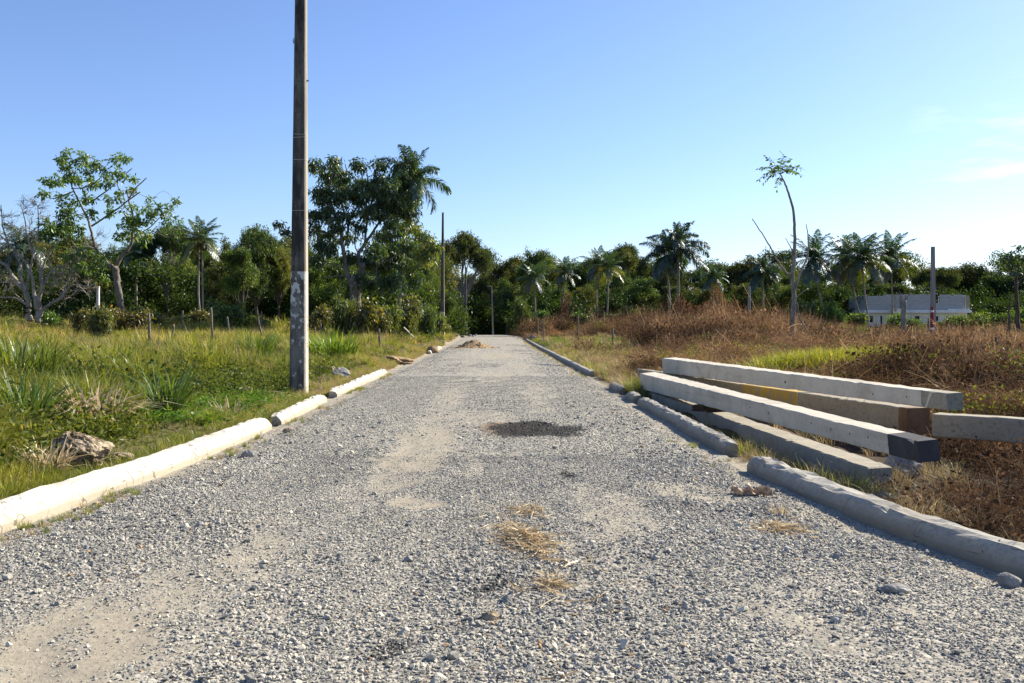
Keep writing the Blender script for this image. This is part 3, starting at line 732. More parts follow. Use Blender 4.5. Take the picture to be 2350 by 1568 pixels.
# ------------------------------------------------------------------ trees: skeleton limbs, twigs grown to leaf clusters
def build_tree(limbs, lobes, rng, trunk_mat, leaf_mat, twig_r=0.03, leaf=(0.24, 0.10), per=34, spread=0.42, droop=0.25, off=(0, 0, 0),
               bare=False, sub=5, face_up=0.0, jit=0.05, outward=0.5):
    """limbs: [(pts, r0, r1)], lobes: [(centre, radii, n_clusters, tone)] -> trunk mesh, crown mesh"""
    wood = MB(); sk, sr = [], []
    for pts, r0, r1 in limbs:
        q = smoothpts(pts, sub)
        q[1:-1] += rng.normal(0, jit, (len(q) - 2, 3)) * np.linspace(r0, r1, len(q))[1:-1, None] * 2
        f = np.linspace(0, 1, len(q)); rr = r0 + (r1 - r0) * f ** 0.8
        wood.add(*tube(q, rr, 9 if r0 > 0.12 else 6)); sk.append(q[len(q) // 6:]); sr.append(rr[len(q) // 6:])
    sk, sr = np.concatenate(sk), np.concatenate(sr)
    C, T = [], []
    for c, rad, n, tone in lobes:
        d = nrm(rng.normal(size=(n, 3))) * (rng.random((n, 1)) ** 0.45)
        C.append(np.asarray(c) + d * np.asarray(rad)); T.append(np.full(n, tone))
    C, T = np.concatenate(C), np.concatenate(T)
    order = np.argsort(np.min(np.linalg.norm(C[:, None] - sk[None, ::4], axis=2), 1))
    C, T = C[order], T[order]
    D = np.zeros_like(C)
    buf = np.zeros((len(sk) + len(C) * 4, 3)); br = np.zeros(len(buf)); m = len(sk)
    buf[:m] = sk; br[:m] = sr
    for i, c in enumerate(C):
        dd = np.linalg.norm(buf[:m] - c, axis=1)
        k = int(np.argmin(dd)); a = buf[k]; ln = dd[k]
        if ln < 0.02: D[i] = (0, 0, 1); continue
        mid = (a + c) / 2 + rng.normal(0, 0.13, 3) * ln + np.array([0, 0, 0.10 * ln])
        q = smoothpts([a, mid, c], 3)
        r0 = min(br[k] * 0.75, twig_r * (0.5 + ln * 0.35)); r1 = max(r0 * 0.3, twig_r * 0.22)
        rr = np.linspace(r0, r1, len(q))
        wood.add(*tube(q, rr, 4, False))
        buf[m:m + 4] = q[[2, 3, 4, 6]]; br[m:m + 4] = rr[[2, 3, 4, 6]]; m += 4
        D[i] = nrm(c - a)
    tm = wood.mesh('trunk', trunk_mat, True, off)
    if bare:
        tw = MB()
        for c, d in zip(C, D):
            for _ in range(per):
                e = nrm(d * 0.9 + rng.normal(0, .55, 3) + (0, 0, .25)); l = spread * rng.uniform(.4, 1.1)
                q = smoothpts([c, c + e * l * .5 + rng.normal(0, .08, 3) * l, c + nrm(e + rng.normal(0, .4, 3)) * l], 2)
                tw.add(*tube(q, np.linspace(twig_r * .3, twig_r * .12, len(q)), 3, False))
        return tm, tw.mesh('twigs', trunk_mat, False, off)
    n = len(C) * per
    ci = np.repeat(np.arange(len(C)), per)
    base = C[ci] + nrm(rng.normal(size=(n, 3))) * (rng.random((n, 1)) ** 0.6) * spread * np.array([1, 1, .75])
    dirv = nrm((base - C[ci]) * outward / spread + rng.normal(0, .6, (n, 3)) + np.array([0, 0, -droop]))
    nm = nrm(rng.normal(0, 1, (n, 3)) + np.array([0, 0, face_up]))
    sd = nrm(np.cross(dirv, nm)); up = np.cross(sd, dirv)
    ln = leaf[0] * rng.uniform(.6, 1.25, (n, 1)); wd = leaf[1] * rng.uniform(.7, 1.2, (n, 1))
    V = np.stack([base, base + dirv * ln * .5 + sd * wd * .5 + up * wd * .18, base + dirv * ln - np.array([0, 0, 1]) * ln * droop * .4, base + dirv * ln * .5 - sd * wd * .5 + up * wd * .18], 1)
    F = np.arange(n * 4).reshape(n, 4)
    ct = np.clip(T + rng.normal(0, .12, len(C)), 0, 1)
    a = np.clip(ct[ci] + rng.normal(0, .14, n), 0, 1)
    a[rng.random(n) < .025] = 1.0
    return tm, mesh('crown', V.reshape(-1, 3) - np.asarray(off), [F], leaf_mat, False, {'v': np.repeat(a, 4)})

def zoomer(ax, bx, ay, by):
    """pixel of an enlarged crop -> pixel of the 2350 view"""
    return lambda x, y: (ax + x * bx, ay + y * by)

def trace(zf, d, pts, rng, wob=0.35, dd=0.0):
    n = len(pts); ds = d + dd * np.linspace(0, 1, n) + np.cumsum(rng.normal(0, wob, n)) * np.linspace(0, 1, n)
    return np.array([P(*zf(x, y), q) for (x, y), q in zip(pts, ds)])

def lobes_from(zf, d, els, per_unit, rng, depth=1.0, dj=1.2):
    out = []
    for e in els:
        x, y, rx, ry = e[:4]; tone = e[4] if len(e) > 4 else 0.4; k = e[5] if len(e) > 5 else 1.0
        cc = P(*zf(x, y), d + rng.normal(0, dj)); p2 = P(*zf(x + rx, y + ry), d); p0 = P(*zf(x, y), d)
        r3 = np.array([abs(p2[0] - p0[0]), (abs(p2[0] - p0[0]) + abs(p2[2] - p0[2])) / 2 * depth, abs(p2[2] - p0[2])])
        out.append((cc, r3, max(3, int(per_unit * k * (r3[0] * r3[2]))), tone))
    return out

def place(label, cat, base, tm, cm, name='tree', crown='crown', color=(1, 1, 1), group=None):
    th = thing(name, label, cat, base, 0, group)
    obj('trunk', tm, th); obj(crown, cm, th, color=color)
    return th

# --- tree with the termite nest
z1 = zoomer(0, .2927, 286.9, .2927)
rg = np.random.default_rng(101); dT = 60.0
base = P(277, 712, dT)
T1 = [([(948, 1470), (940, 1380), (925, 1280), (912, 1180), (900, 1120)], .34, .27),
      ([(900, 1125), (840, 1085), (800, 1035), (760, 985), (738, 930), (715, 830), (690, 740), (650, 660), (610, 580), (580, 520), (560, 470), (540, 380), (560, 280), (540, 200)], .22, .03),
      ([(905, 1120), (950, 1040), (1000, 980), (1030, 930), (1040, 870), (1045, 780), (1040, 690), (1010, 600), (1000, 520)], .22, .05),
      ([(715, 795), (800, 740), (870, 690), (940, 645), (1000, 595), (1100, 525)], .11, .05),
      ([(655, 625), (720, 600), (790, 550), (860, 500), (920, 440), (1000, 370), (1035, 342)], .10, .03),
      ([(580, 520), (500, 550), (430, 575), (370, 570), (300, 540)], .07, .02), ([(560, 500), (660, 490), (760, 440), (840, 350)], .06, .02),
      ([(735, 950), (700, 945), (650, 975), (600, 960), (540, 880), (480, 800)], .09, .03),
      ([(1030, 900), (1100, 850), (1180, 800), (1250, 730), (1310, 690), (1385, 590)], .08, .02),
      ([(1040, 700), (980, 640), (970, 560), (920, 470), (930, 380), (950, 280)], .08, .02),
      ([(1010, 580), (1060, 500), (1150, 415)], .09, .04), ([(1150, 820), (1240, 850), (1330, 880), (1400, 790)], .05, .02),
      ([(1000, 1000), (1040, 995)], .09, .06), ([(700, 740), (610, 700), (520, 690), (440, 720)], .06, .02)]
limbs = [(trace(z1, dT, p, rg), a * .62, b * .8) for p, a, b in T1]
E1_ = [(540, 300, 90, 120, .45), (640, 270, 70, 60, .5), (720, 330, 80, 80, .45), (560, 420, 110, 70, .4), (430, 430, 80, 70, .4), (350, 530, 60, 40, .4), (440, 560, 70, 30, .45),
       (900, 270, 60, 60, .5), (960, 290, 40, 60, .5), (830, 380, 70, 60, .45), (930, 400, 60, 60, .5), (720, 470, 80, 60, .45), (840, 470, 60, 40, .5), (680, 570, 80, 50, .45), (560, 620, 80, 80, .4),
       (500, 720, 110, 70, .3), (450, 830, 130, 110, .22, 1.4), (560, 820, 80, 90, .25, 1.2), (380, 790, 60, 60, .25), (740, 700, 60, 50, .5), (900, 570, 70, 60, .5), (870, 670, 60, 40, .5), (1050, 430, 35, 40, .5),
       (1000, 520, 60, 50, .5), (1020, 700, 90, 80, .6), (1000, 800, 90, 70, .62, 1.3), (1100, 780, 70, 70, .62), (1040, 880, 70, 50, .6), (1190, 690, 80, 60, .6), (1300, 650, 70, 60, .6), (1160, 600, 40, 50, .55), (1340, 740, 60, 50, .55),
       (1380, 590, 20, 30, .55), (950, 880, 40, 50, .6), (1140, 880, 50, 60, .6), (640, 960, 60, 40, .4), (600, 1000, 120, 60, .45, .6), (760, 1060, 100, 80, .5, .7), (640, 1120, 110, 60, .5, .6), (820, 1180, 60, 50, .6, .6)]
tm, cm = build_tree(limbs, lobes_from(z1, dT, E1_, 27, rg), rg, M_BARK, M_LEAF_A, .045, (.29, .125), 19, .28, .3, base)
t1 = place('tall forked tree with sparse bright leaves and a dark termite nest', 'tree', base, tm, cm)
bmN = bmesh.new(); bmesh.ops.create_icosphere(bmN, subdivisions=4, radius=1)
nc = P(*z1(903, 1143), dT - 0.3)
for q in bmN.verts:
    k = q.co.copy(); nn = (vn(np.array([k.x * 4 + k.z * 3]), np.array([k.y * 4 + k.z * 2]), 5)[0] - .5) * .12
    q.co = Vector((k.x * .28, k.y * .28, k.z * (.36 if k.z > 0 else .42))) * (1 + nn)
    if k.z < 0: q.co.x *= 1 + .35 * k.z; q.co.y *= 1 + .35 * k.z
me = bpy.data.meshes.new('termite_nest'); bmN.to_mesh(me); bmN.free(); me.materials.append(M_NEST)
me.polygons.foreach_set('use_smooth', np.ones(len(me.polygons), bool))
tag(obj('termite_nest', me, None, nc), 'dark brown rounded termite nest in the fork of the tree', 'termite nest')

# --- bare pale tree
z5 = zoomer(0, .2013, 430.3, .2013)
rg = np.random.default_rng(202); dB = 58.0
base = P(86, 735, dB)
T0 = [([(435, 1540), (440, 1440), (440, 1330), (450, 1240), (480, 1130), (470, 1030), (455, 930), (420, 820), (375, 740), (330, 640), (300, 520), (290, 400), (250, 240)], .27, .02),
      ([(430, 1400), (400, 1260), (385, 1180), (370, 1050), (350, 950), (365, 850), (380, 760), (400, 640), (430, 520), (440, 380), (430, 220)], .2, .02),
      ([(335, 1520), (330, 1420), (320, 1280), (270, 1170), (200, 1090), (130, 990), (70, 890), (0, 850), (-80, 760), (-140, 640)], .3, .03),
      ([(340, 1300), (280, 1130), (250, 1050), (220, 950), (230, 870), (150, 700), (60, 600), (0, 540), (-60, 420)], .18, .03),
      ([(455, 1480), (480, 1410), (560, 1340), (690, 1270), (740, 1190), (800, 1130), (880, 1110), (1000, 1130), (1100, 1090)], .19, .02),
      ([(310, 1340), (210, 1280), (130, 1255), (0, 1255), (-90, 1230)], .12, .03),
      ([(310, 870), (240, 800), (180, 720), (100, 640), (60, 540), (30, 440), (20, 300), (10, 200)], .11, .02),
      ([(480, 1150), (560, 1000), (640, 920), (760, 870), (850, 760), (1000, 690)], .13, .02), ([(470, 1090), (500, 880), (560, 760), (640, 650), (680, 540)], .11, .02),
      ([(300, 1180), (320, 1040), (330, 960), (290, 860), (240, 760)], .13, .03), ([(690, 1270), (760, 1100), (840, 980), (980, 900)], .07, .02),
      ([(200, 1090), (110, 1090), (20, 1080), (-80, 1120)], .08, .02), ([(620, 1300), (760, 1200), (900, 1170), (1030, 1230)], .06, .02),
      ([(880, 1110), (960, 1180), (1000, 1230), (1070, 1270)], .05, .02), ([(270, 1300), (180, 1220), (100, 1160), (30, 1220)], .05, .02)]
limbs = [(trace(z5, dB, p, rg, .3), a * .74, b * 1.2) for p, a, b in T0]
E0_ = [(300, 260, 110, 130), (430, 260, 100, 140), (500, 360, 60, 110), (40, 330, 70, 130), (160, 430, 90, 90), (330, 480, 90, 100), (100, 560, 100, 80), (700, 960, 180, 90), (850, 1060, 220, 80),
       (900, 800, 170, 110), (1120, 520, 80, 70), (1060, 680, 90, 60), (430, 640, 110, 100), (80, 1080, 130, 90), (600, 1130, 120, 100), (980, 1160, 160, 60), (-60, 600, 80, 160), (60, 740, 120, 80), (760, 1230, 110, 60), (520, 800, 90, 90), (60, 940, 120, 60)]
tm, cm = build_tree(limbs, lobes_from(z5, dB, E0_, 26, rg, dj=.8), rg, M_BARKP, None, .045, per=6, spread=.7, bare=True, off=base)
place('pale leafless tree with many twisting limbs at the field edge', 'tree', base, tm, cm, crown='twigs')

# --- big mango tree
z2 = zoomer(587.5, .3293, 286.9, .3293)
rg = np.random.default_rng(303); dM = 66.0
base = P(*z2(695, 1300), dM)
T2 = [([(700, 1330), (695, 1220), (690, 1130), (660, 1070)], .55, .4), ([(700, 1330), (710, 1180), (735, 1030), (735, 960)], .42, .26),
      ([(660, 1090), (630, 1000), (615, 900), (600, 830), (590, 740), (560, 650), (530, 560), (510, 440), (540, 330), (560, 240)], .3, .03),
      ([(735, 980), (715, 900), (740, 855), (800, 770), (850, 690), (900, 600), (960, 500), (1000, 400)], .24, .03),
      ([(640, 860), (640, 760), (650, 680), (700, 580), (770, 550)], .16, .05), ([(650, 680), (610, 600), (590, 500), (580, 430)], .13, .04),
      ([(760, 820), (770, 700), (800, 560), (830, 480), (830, 400), (870, 260)], .15, .03), ([(740, 560), (740, 460), (700, 380), (640, 330), (620, 270)], .1, .03),
      ([(600, 830), (520, 770), (450, 740), (360, 745), (250, 760), (170, 700), (140, 680)], .14, .03), ([(690, 1120), (700, 1050), (730, 990), (715, 900), (690, 840), (700, 700)], .1, .04),
      ([(650, 1040), (620, 1000), (560, 970), (470, 965), (400, 940)], .1, .03), ([(640, 1070), (600, 1050), (540, 1055), (460, 1062)], .1, .03),
      ([(740, 1090), (830, 1080), (850, 980), (950, 930), (1050, 850)], .12, .03), ([(700, 580), (760, 470), (780, 380), (760, 290)], .09, .03), ([(420, 500), (470, 500), (540, 580)], .08, .08), ([(360, 450), (420, 480), (500, 470)], .04, .05), ([(850, 690), (920, 640), (1000, 600), (1080, 660)], .1, .03), ([(850, 800), (950, 770), (1080, 790), (1170, 800)], .1, .03)]
limbs = [(trace(z2, dM, p, rg, .35), a * .7, b) for p, a, b in T2]
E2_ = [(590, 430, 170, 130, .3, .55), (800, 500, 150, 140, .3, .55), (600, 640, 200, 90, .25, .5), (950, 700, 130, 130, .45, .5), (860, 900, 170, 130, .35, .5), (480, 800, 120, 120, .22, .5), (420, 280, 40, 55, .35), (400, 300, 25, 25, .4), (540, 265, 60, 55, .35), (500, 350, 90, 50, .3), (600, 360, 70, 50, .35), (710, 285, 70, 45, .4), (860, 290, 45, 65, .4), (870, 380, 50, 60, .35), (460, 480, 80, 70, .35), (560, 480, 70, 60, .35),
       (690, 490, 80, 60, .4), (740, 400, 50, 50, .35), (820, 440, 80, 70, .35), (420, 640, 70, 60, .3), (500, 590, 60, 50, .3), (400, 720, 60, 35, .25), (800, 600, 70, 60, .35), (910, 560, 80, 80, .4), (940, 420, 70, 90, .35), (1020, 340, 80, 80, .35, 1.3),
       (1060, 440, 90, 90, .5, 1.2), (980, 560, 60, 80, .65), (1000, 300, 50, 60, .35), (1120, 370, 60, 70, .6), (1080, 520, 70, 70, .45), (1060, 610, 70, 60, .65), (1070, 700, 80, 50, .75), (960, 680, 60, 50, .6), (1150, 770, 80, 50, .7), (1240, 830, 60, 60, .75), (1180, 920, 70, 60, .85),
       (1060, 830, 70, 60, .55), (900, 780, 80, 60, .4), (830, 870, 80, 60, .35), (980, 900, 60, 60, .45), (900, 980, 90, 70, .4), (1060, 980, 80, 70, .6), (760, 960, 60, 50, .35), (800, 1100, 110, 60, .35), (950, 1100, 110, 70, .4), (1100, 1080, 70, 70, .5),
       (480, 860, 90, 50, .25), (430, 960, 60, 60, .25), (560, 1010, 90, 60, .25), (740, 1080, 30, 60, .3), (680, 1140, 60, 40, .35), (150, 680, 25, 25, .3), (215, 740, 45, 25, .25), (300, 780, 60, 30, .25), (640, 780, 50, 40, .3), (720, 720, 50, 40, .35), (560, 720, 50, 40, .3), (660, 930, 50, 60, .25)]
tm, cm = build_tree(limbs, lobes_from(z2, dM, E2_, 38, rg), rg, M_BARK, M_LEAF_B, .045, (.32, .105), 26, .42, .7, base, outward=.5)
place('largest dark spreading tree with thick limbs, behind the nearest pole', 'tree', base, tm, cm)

# --- generic wood trees
def gen_tree(seed, style):
    g = np.random.default_rng(seed)
    if style == 'round':
        H, R, n = 9.0, 3.6, 13; th_ = .26; lobec = [(g.uniform(-1, 1) * R * .62, g.uniform(-1, 1) * R * .62, H * g.uniform(.42, .84)) for _ in range(n)]; lr = (1.5, 1.5, 1.25)
    elif style == 'umbrella':
        H, R, n = 9.0, 5.2, 17; th_ = .32
        lobec = []
        for i in range(n):
            a, q = g.uniform(0, 6.28), math.sqrt(g.random()) * R * .85
            lobec.append((q * math.cos(a), q * math.sin(a), H * (.86 - .22 * (q / R) ** 2 + g.normal(0, .02))))
        lr = (1.6, 1.6, .7)
    elif style == 'tall':
        H, R, n = 9.0, 2.3, 8; th_ = .2; lobec = [(g.uniform(-1, 1) * R * .6, g.uniform(-1, 1) * R * .6, H * g.uniform(.5, .92)) for _ in range(n)]; lr = (1.1, 1.1, 1.0)
    else:  # low leafy undergrowth tree
        H, R, n = 9.0, 4.2, 15; th_ = .25; lobec = [(g.uniform(-1, 1) * R * .75, g.uniform(-1, 1) * R * .75, H * g.uniform(.12, .82)) for _ in range(n)]; lr = (1.6, 1.6, 1.4)
    f = H * th_
    limbs = [([(0, 0, -.6), (g.normal(0, .1), g.normal(0, .1), f * .5), (g.normal(0, .15), g.normal(0, .15), f)], .26, .19)]
    fork = np.array(limbs[0][0][-1])
    for c in lobec:
        c = np.array(c); m1 = fork + (c - fork) * .4 + g.normal(0, .25, 3) + (0, 0, .25)
        limbs.append(([fork - (0, 0, g.uniform(0, .3)), m1, fork + (c - fork) * .75 + g.normal(0, .2, 3), c], .13, .03))
    nl = 24 if style == 'umbrella' else 24
    lobes = [(c, np.array(lr) * g.uniform(.6, 1.3), nl, g.uniform(.1, .75)) for c in lobec]
    return build_tree(limbs, lobes, g, M_BARK if style == 'umbrella' else M_BARKD, M_LEAF_F, .045, (.235, .12), 72 if style != 'umbrella' else 58, .68, .2, face_up=.5, sub=4, jit=.12)
GEN = {k: [gen_tree(500 + i + 31 * j, k) for i in range(3)] for j, k in enumerate(('round', 'umbrella', 'tall', 'low'))}
WID = {'round': 4.2, 'umbrella': 5.8, 'tall': 2.8, 'low': 5.0}
ADJ = {'round': 'dense rounded dark green tree', 'umbrella': 'wide umbrella crowned tree', 'tall': 'narrow upright tree', 'low': 'low bushy tree'}
# (x in view, y of the top, half width, distance, style, tint)
WOODL = [(-40, 560, 95, 92, 'round'), (20, 590, 80, 84, 'low'), (115, 600, 85, 88, 'low'), (190, 585, 70, 92, 'round'), (262, 560, 60, 96, 'round'), (330, 575, 75, 90, 'low'), (385, 522, 85, 84, 'umbrella'),
         (430, 580, 70, 94, 'low'), (495, 540, 60, 88, 'round'), (520, 600, 70, 80, 'low'), (592, 526, 66, 74, 'round'), (640, 565, 55, 76, 'round'), (556, 575, 50, 70, 'tall'), (690, 570, 80, 88, 'round'),
         (720, 590, 80, 80, 'low'), (790, 585, 90, 92, 'low'), (880, 590, 80, 86, 'low'), (960, 545, 60, 92, 'round'), (985, 600, 60, 84, 'low'), (620, 600, 70, 84, 'low')]
WOODR = [(1058, 540, 84, 148, 'umbrella'), (1000, 560, 44, 112, 'round'), (1075, 630, 60, 208, 'low'), (1110, 625, 60, 215, 'round'), (1165, 594, 75, 200, 'round'), (1150, 640, 60, 212, 'low'), (1240, 590, 70, 185, 'umbrella'), (1205, 605, 60, 195, 'round'),
         (1215, 650, 55, 150, 'low'), (1290, 610, 65, 165, 'round'), (1340, 598, 60, 160, 'round'), (1270, 650, 60, 140, 'low'), (1430, 566, 72, 150, 'umbrella'), (1400, 620, 60, 140, 'low'), (1345, 655, 55, 132, 'low'), (1470, 640, 80, 135, 'low'),
         (1530, 610, 60, 150, 'round'), (1560, 655, 60, 130, 'low'), (1640, 618, 60, 150, 'round'), (1620, 660, 65, 128, 'low'), (1715, 598, 75, 150, 'round'), (1700, 650, 70, 130, 'low'), (1775, 615, 50, 150, 'umbrella'), (1790, 650, 65, 132, 'low'),
         (1870, 655, 70, 140, 'low'), (1930, 640, 60, 140, 'tall'), (2010, 650, 70, 165, 'round'), (2070, 655, 40, 150, 'tall'), (2148, 612, 55, 165, 'umbrella'), (2120, 645, 55, 175, 'low'), (2200, 640, 60, 185, 'round'), (2260, 628, 60, 200, 'round'),
         (2320, 630, 55, 190, 'low'), (2390, 620, 60, 170, 'round'), (2460, 600, 60, 170, 'round')]
WOODL += [(v0, 530 + (k * 47) % 66, 70 + (k * 13) % 40, 100 + (k * 7) % 9, ('low', 'round')[k % 2]) for k, v0 in enumerate(range(-90, 1010, 78))]
WOODR += [(v0, 575 + (k * 47) % 70, 70 + (k * 13) % 40, 172 + (k * 11) % 14, ('low', 'round')[k % 2]) for k, v0 in enumerate(range(1200, 2420, 92))]
def wood(rows, where, group, seed, dim=1.0):
    g = np.random.default_rng(seed); cnt = {}
    for px, ty, hw, d, stl in sorted(rows):
        x = (px - VX) * d / FPX
        zb = float(zg(x, d)) - .1
        top = EYE - (ty - VY) * d / FPX
        sz = (top - zb) / 9.0 / .93; sx = hw * d / FPX / WID[stl]
        cnt[stl] = cnt.get(stl, 0) + 1
        tot = sum(1 for r_ in rows if r_[4] == stl)
        lab = '%s in %s, %s from left' % (ADJ[stl], where, ORD[cnt[stl] - 1]) if tot > 1 else '%s in %s' % (ADJ[stl], where)
        tm, cm = GEN[stl][g.integers(3)]
        th = thing('wood_tree', lab, 'tree', (x, d, zb), g.uniform(0, 6.28), group)
        th.scale = (sx, sx, sz)
        k = g.uniform(.8, 1.5) * dim; w = g.uniform(.9, 1.3)
        obj('trunk', tm, th); obj('crown', cm, th, color=(k * w, k, k * .9))
wood(WOODL, 'the left wood', 'trees of the wood behind the left field', 71)
wood(WOODR, 'the right wood', 'trees of the wood behind the right field', 72, .72)  # crown colour dimmed here to stand in for backlit shade

# dark undergrowth that fills the wood between the trunks
def leaf_puff(seed, mat, n=260, r=(1.3, 1.3, .9), leaf=(.26, .13), tone=.35):
    g = np.random.default_rng(seed)
    c = nrm(g.normal(size=(26, 3))) * (g.random((26, 1)) ** .4) * np.array(r); c[:, 2] = np.abs(c[:, 2])
    ci = g.integers(0, 26, n)
    b = c[ci] + g.normal(0, .2, (n, 3)); d = nrm(g.normal(0, 1, (n, 3)) + (0, 0, -.2)); s = nrm(np.cross(d, g.normal(0, 1, (n, 3)) + (0, 0, .6)))
    ln = leaf[0] * g.uniform(.6, 1.3, (n, 1)); wd = leaf[1] * g.uniform(.7, 1.2, (n, 1))
    V = np.stack([b, b + d * ln * .5 + s * wd * .5, b + d * ln, b + d * ln * .5 - s * wd * .5], 1).reshape(-1, 3)
    a = np.clip(np.repeat(g.normal(tone, .15, 26)[ci] + g.normal(0, .12, n), 4), 0, 1)
    return mesh('puff', V, [np.arange(n * 4).reshape(n, 4)], mat, False, {'v': a})
M_UNDER = leafmat('undergrowth_leaf', (0.02, 0.04, 0.009), (0.075, 0.11, 0.025), (0.18, 0.17, 0.05), 0.36, 0.015, inst=True)
rg = np.random.default_rng(77)
pp, ss = [], []
def band(n, v0, v1, d0, d1, h, s0, s1):
    vx = rg.uniform(v0, v1, n); d = rg.uniform(d0, d1, n); x = (vx - VX) * d / FPX
    z = zg(x, d) + rg.random(n) ** 2 * h * (.5 + fbm(x * .12, d * .05, 3, 91))
    pp.append(np.stack([x, d, z], -1)); ss.append(rg.uniform(s0, s1, n))
band(760, -250, 1000, 78, 100, 4.4, .8, 1.5); band(150, 940, 1035, 95, 130, 3.6, 1, 1.7); band(420, 1020, 1230, 200, 235, 8, 1.4, 2.4)
band(620, 1190, 1960, 125, 165, 4.5, .9, 1.8); band(380, 1930, 2650, 150, 200, 5, 1.2, 2.2)
pp, ss = np.concatenate(pp), np.concatenate(ss); n = len(pp)
scatter('undergrowth', pp, np.stack([0 * ss, 0 * ss, rg.uniform(0, 6.28, n)], -1), ss, rg.integers(0, 5, n), np.where(pp[:, 0] > 4, rg.uniform(0, .3, n), rg.uniform(.05, .55, n)), [leaf_puff(i, M_UNDER) for i in range(5)],
        'dark leafy undergrowth filling the wood between the trunks', None)

# ------------------------------------------------------------------ palms
def frond_mesh(seed, pitch, kind):
    g = np.random.default_rng(seed)
    Lf = 1.0; n = 46
    t_ = np.linspace(0, 1, n)
    # rachis bends down under its weight
    ang = pitch - (1.0 if kind == 'coco' else 1.6) * t_ ** 1.5 * (0.55 + 0.45 * math.cos(pitch))
    step = Lf / (n - 1)
    y = np.concatenate([[0], np.cumsum(np.cos(ang[:-1]) * step)]); z = np.concatenate([[0], np.cumsum(np.sin(ang[:-1]) * step)])
    pts = np.stack([g.normal(0, .012) * t_ ** 2 * 8, y, z], -1)
    mb = MB(); mb.add(*tube(pts[::3], np.linspace(.012, .002, len(pts[::3])), 4, False), .72)
    tg = nrm(np.gradient(pts, axis=0)); sx = np.array([1.0, 0, 0]); up = np.cross(sx, tg)
    for i in range(3, n):
        f = t_[i]
        ll = (.30 if kind == 'coco' else .27) * math.sin(math.pi * min(1, .18 + f * .80)) ** .7 * g.uniform(.85, 1.1)
        for s in (-1, 1):
            for k in range(2 if kind == 'royal' else 1):
                dirv = nrm(sx * s * 1.0 + tg[i] * (.55 + .5 * f) + up[i] * (g.normal(.12, .12) if kind == 'coco' else g.normal(.05, .5)) + g.normal(0, .06, 3))
                a = pts[i] + tg[i] * g.uniform(-.5, .5) * step
                sag = (.42 if kind == 'coco' else .5) * ll
                m_ = a + dirv * ll * .55 - Z_ * sag * .22; e = a + dirv * ll * .95 - Z_ * sag
                wv = nrm(np.cross(dirv, up[i] + g.normal(0, .25, 3))) * (.0125 if kind == 'coco' else .0115)
                V = [a - wv * .5, a + wv * .5, m_ + wv, m_ - wv, e]
                mb.add(V, [np.array([[0, 1, 2, 3]]), np.array([[3, 2, 4]])], np.clip(g.normal(.42, .12), 0, 1))
    return mb.mesh('frond', M_PALM, False)
FR = {}
PIT = {'coco': (1.42, 1.15, .9, .62, .32, -.05, -.55), 'royal': (1.5, 1.2, .9, .6, .3, 0, -.4)}
for kd in ('coco', 'royal'):
    for i, pt in enumerate(PIT[kd]):
        FR[kd, i] = [frond_mesh(900 + i * 7 + k + (50 if kd == 'royal' else 0), pt, kd) for k in range(2)]
M_SHAFT = NT('crownshaft'); v = M_SHAFT.co('Object'); M_SHAFT = M_SHAFT.princ(M_SHAFT.mix(M_SHAFT.noise(v, 2), (0.05, 0.09, 0.03), (0.12, 0.15, 0.06)), 0.5)
M_COCO = NT('coconut').princ((0.11, 0.085, 0.03), 0.6)
coco_me = MB()
for i, (x, y, z) in enumerate(((.2, .1, -.25), (-.2, .12, -.3), (.05, -.22, -.28), (-.05, .25, -.4), (.22, -.1, -.45))):
    a = np.linspace(0, math.pi, 6)
    coco_me.add(*tube(np.stack([np.full(6, x), np.full(6, y), z - .17 * np.cos(a)], -1), .13 * np.sin(a) + .004, 7))
coco_me = coco_me.mesh('coconut_bunch', M_COCO, True)

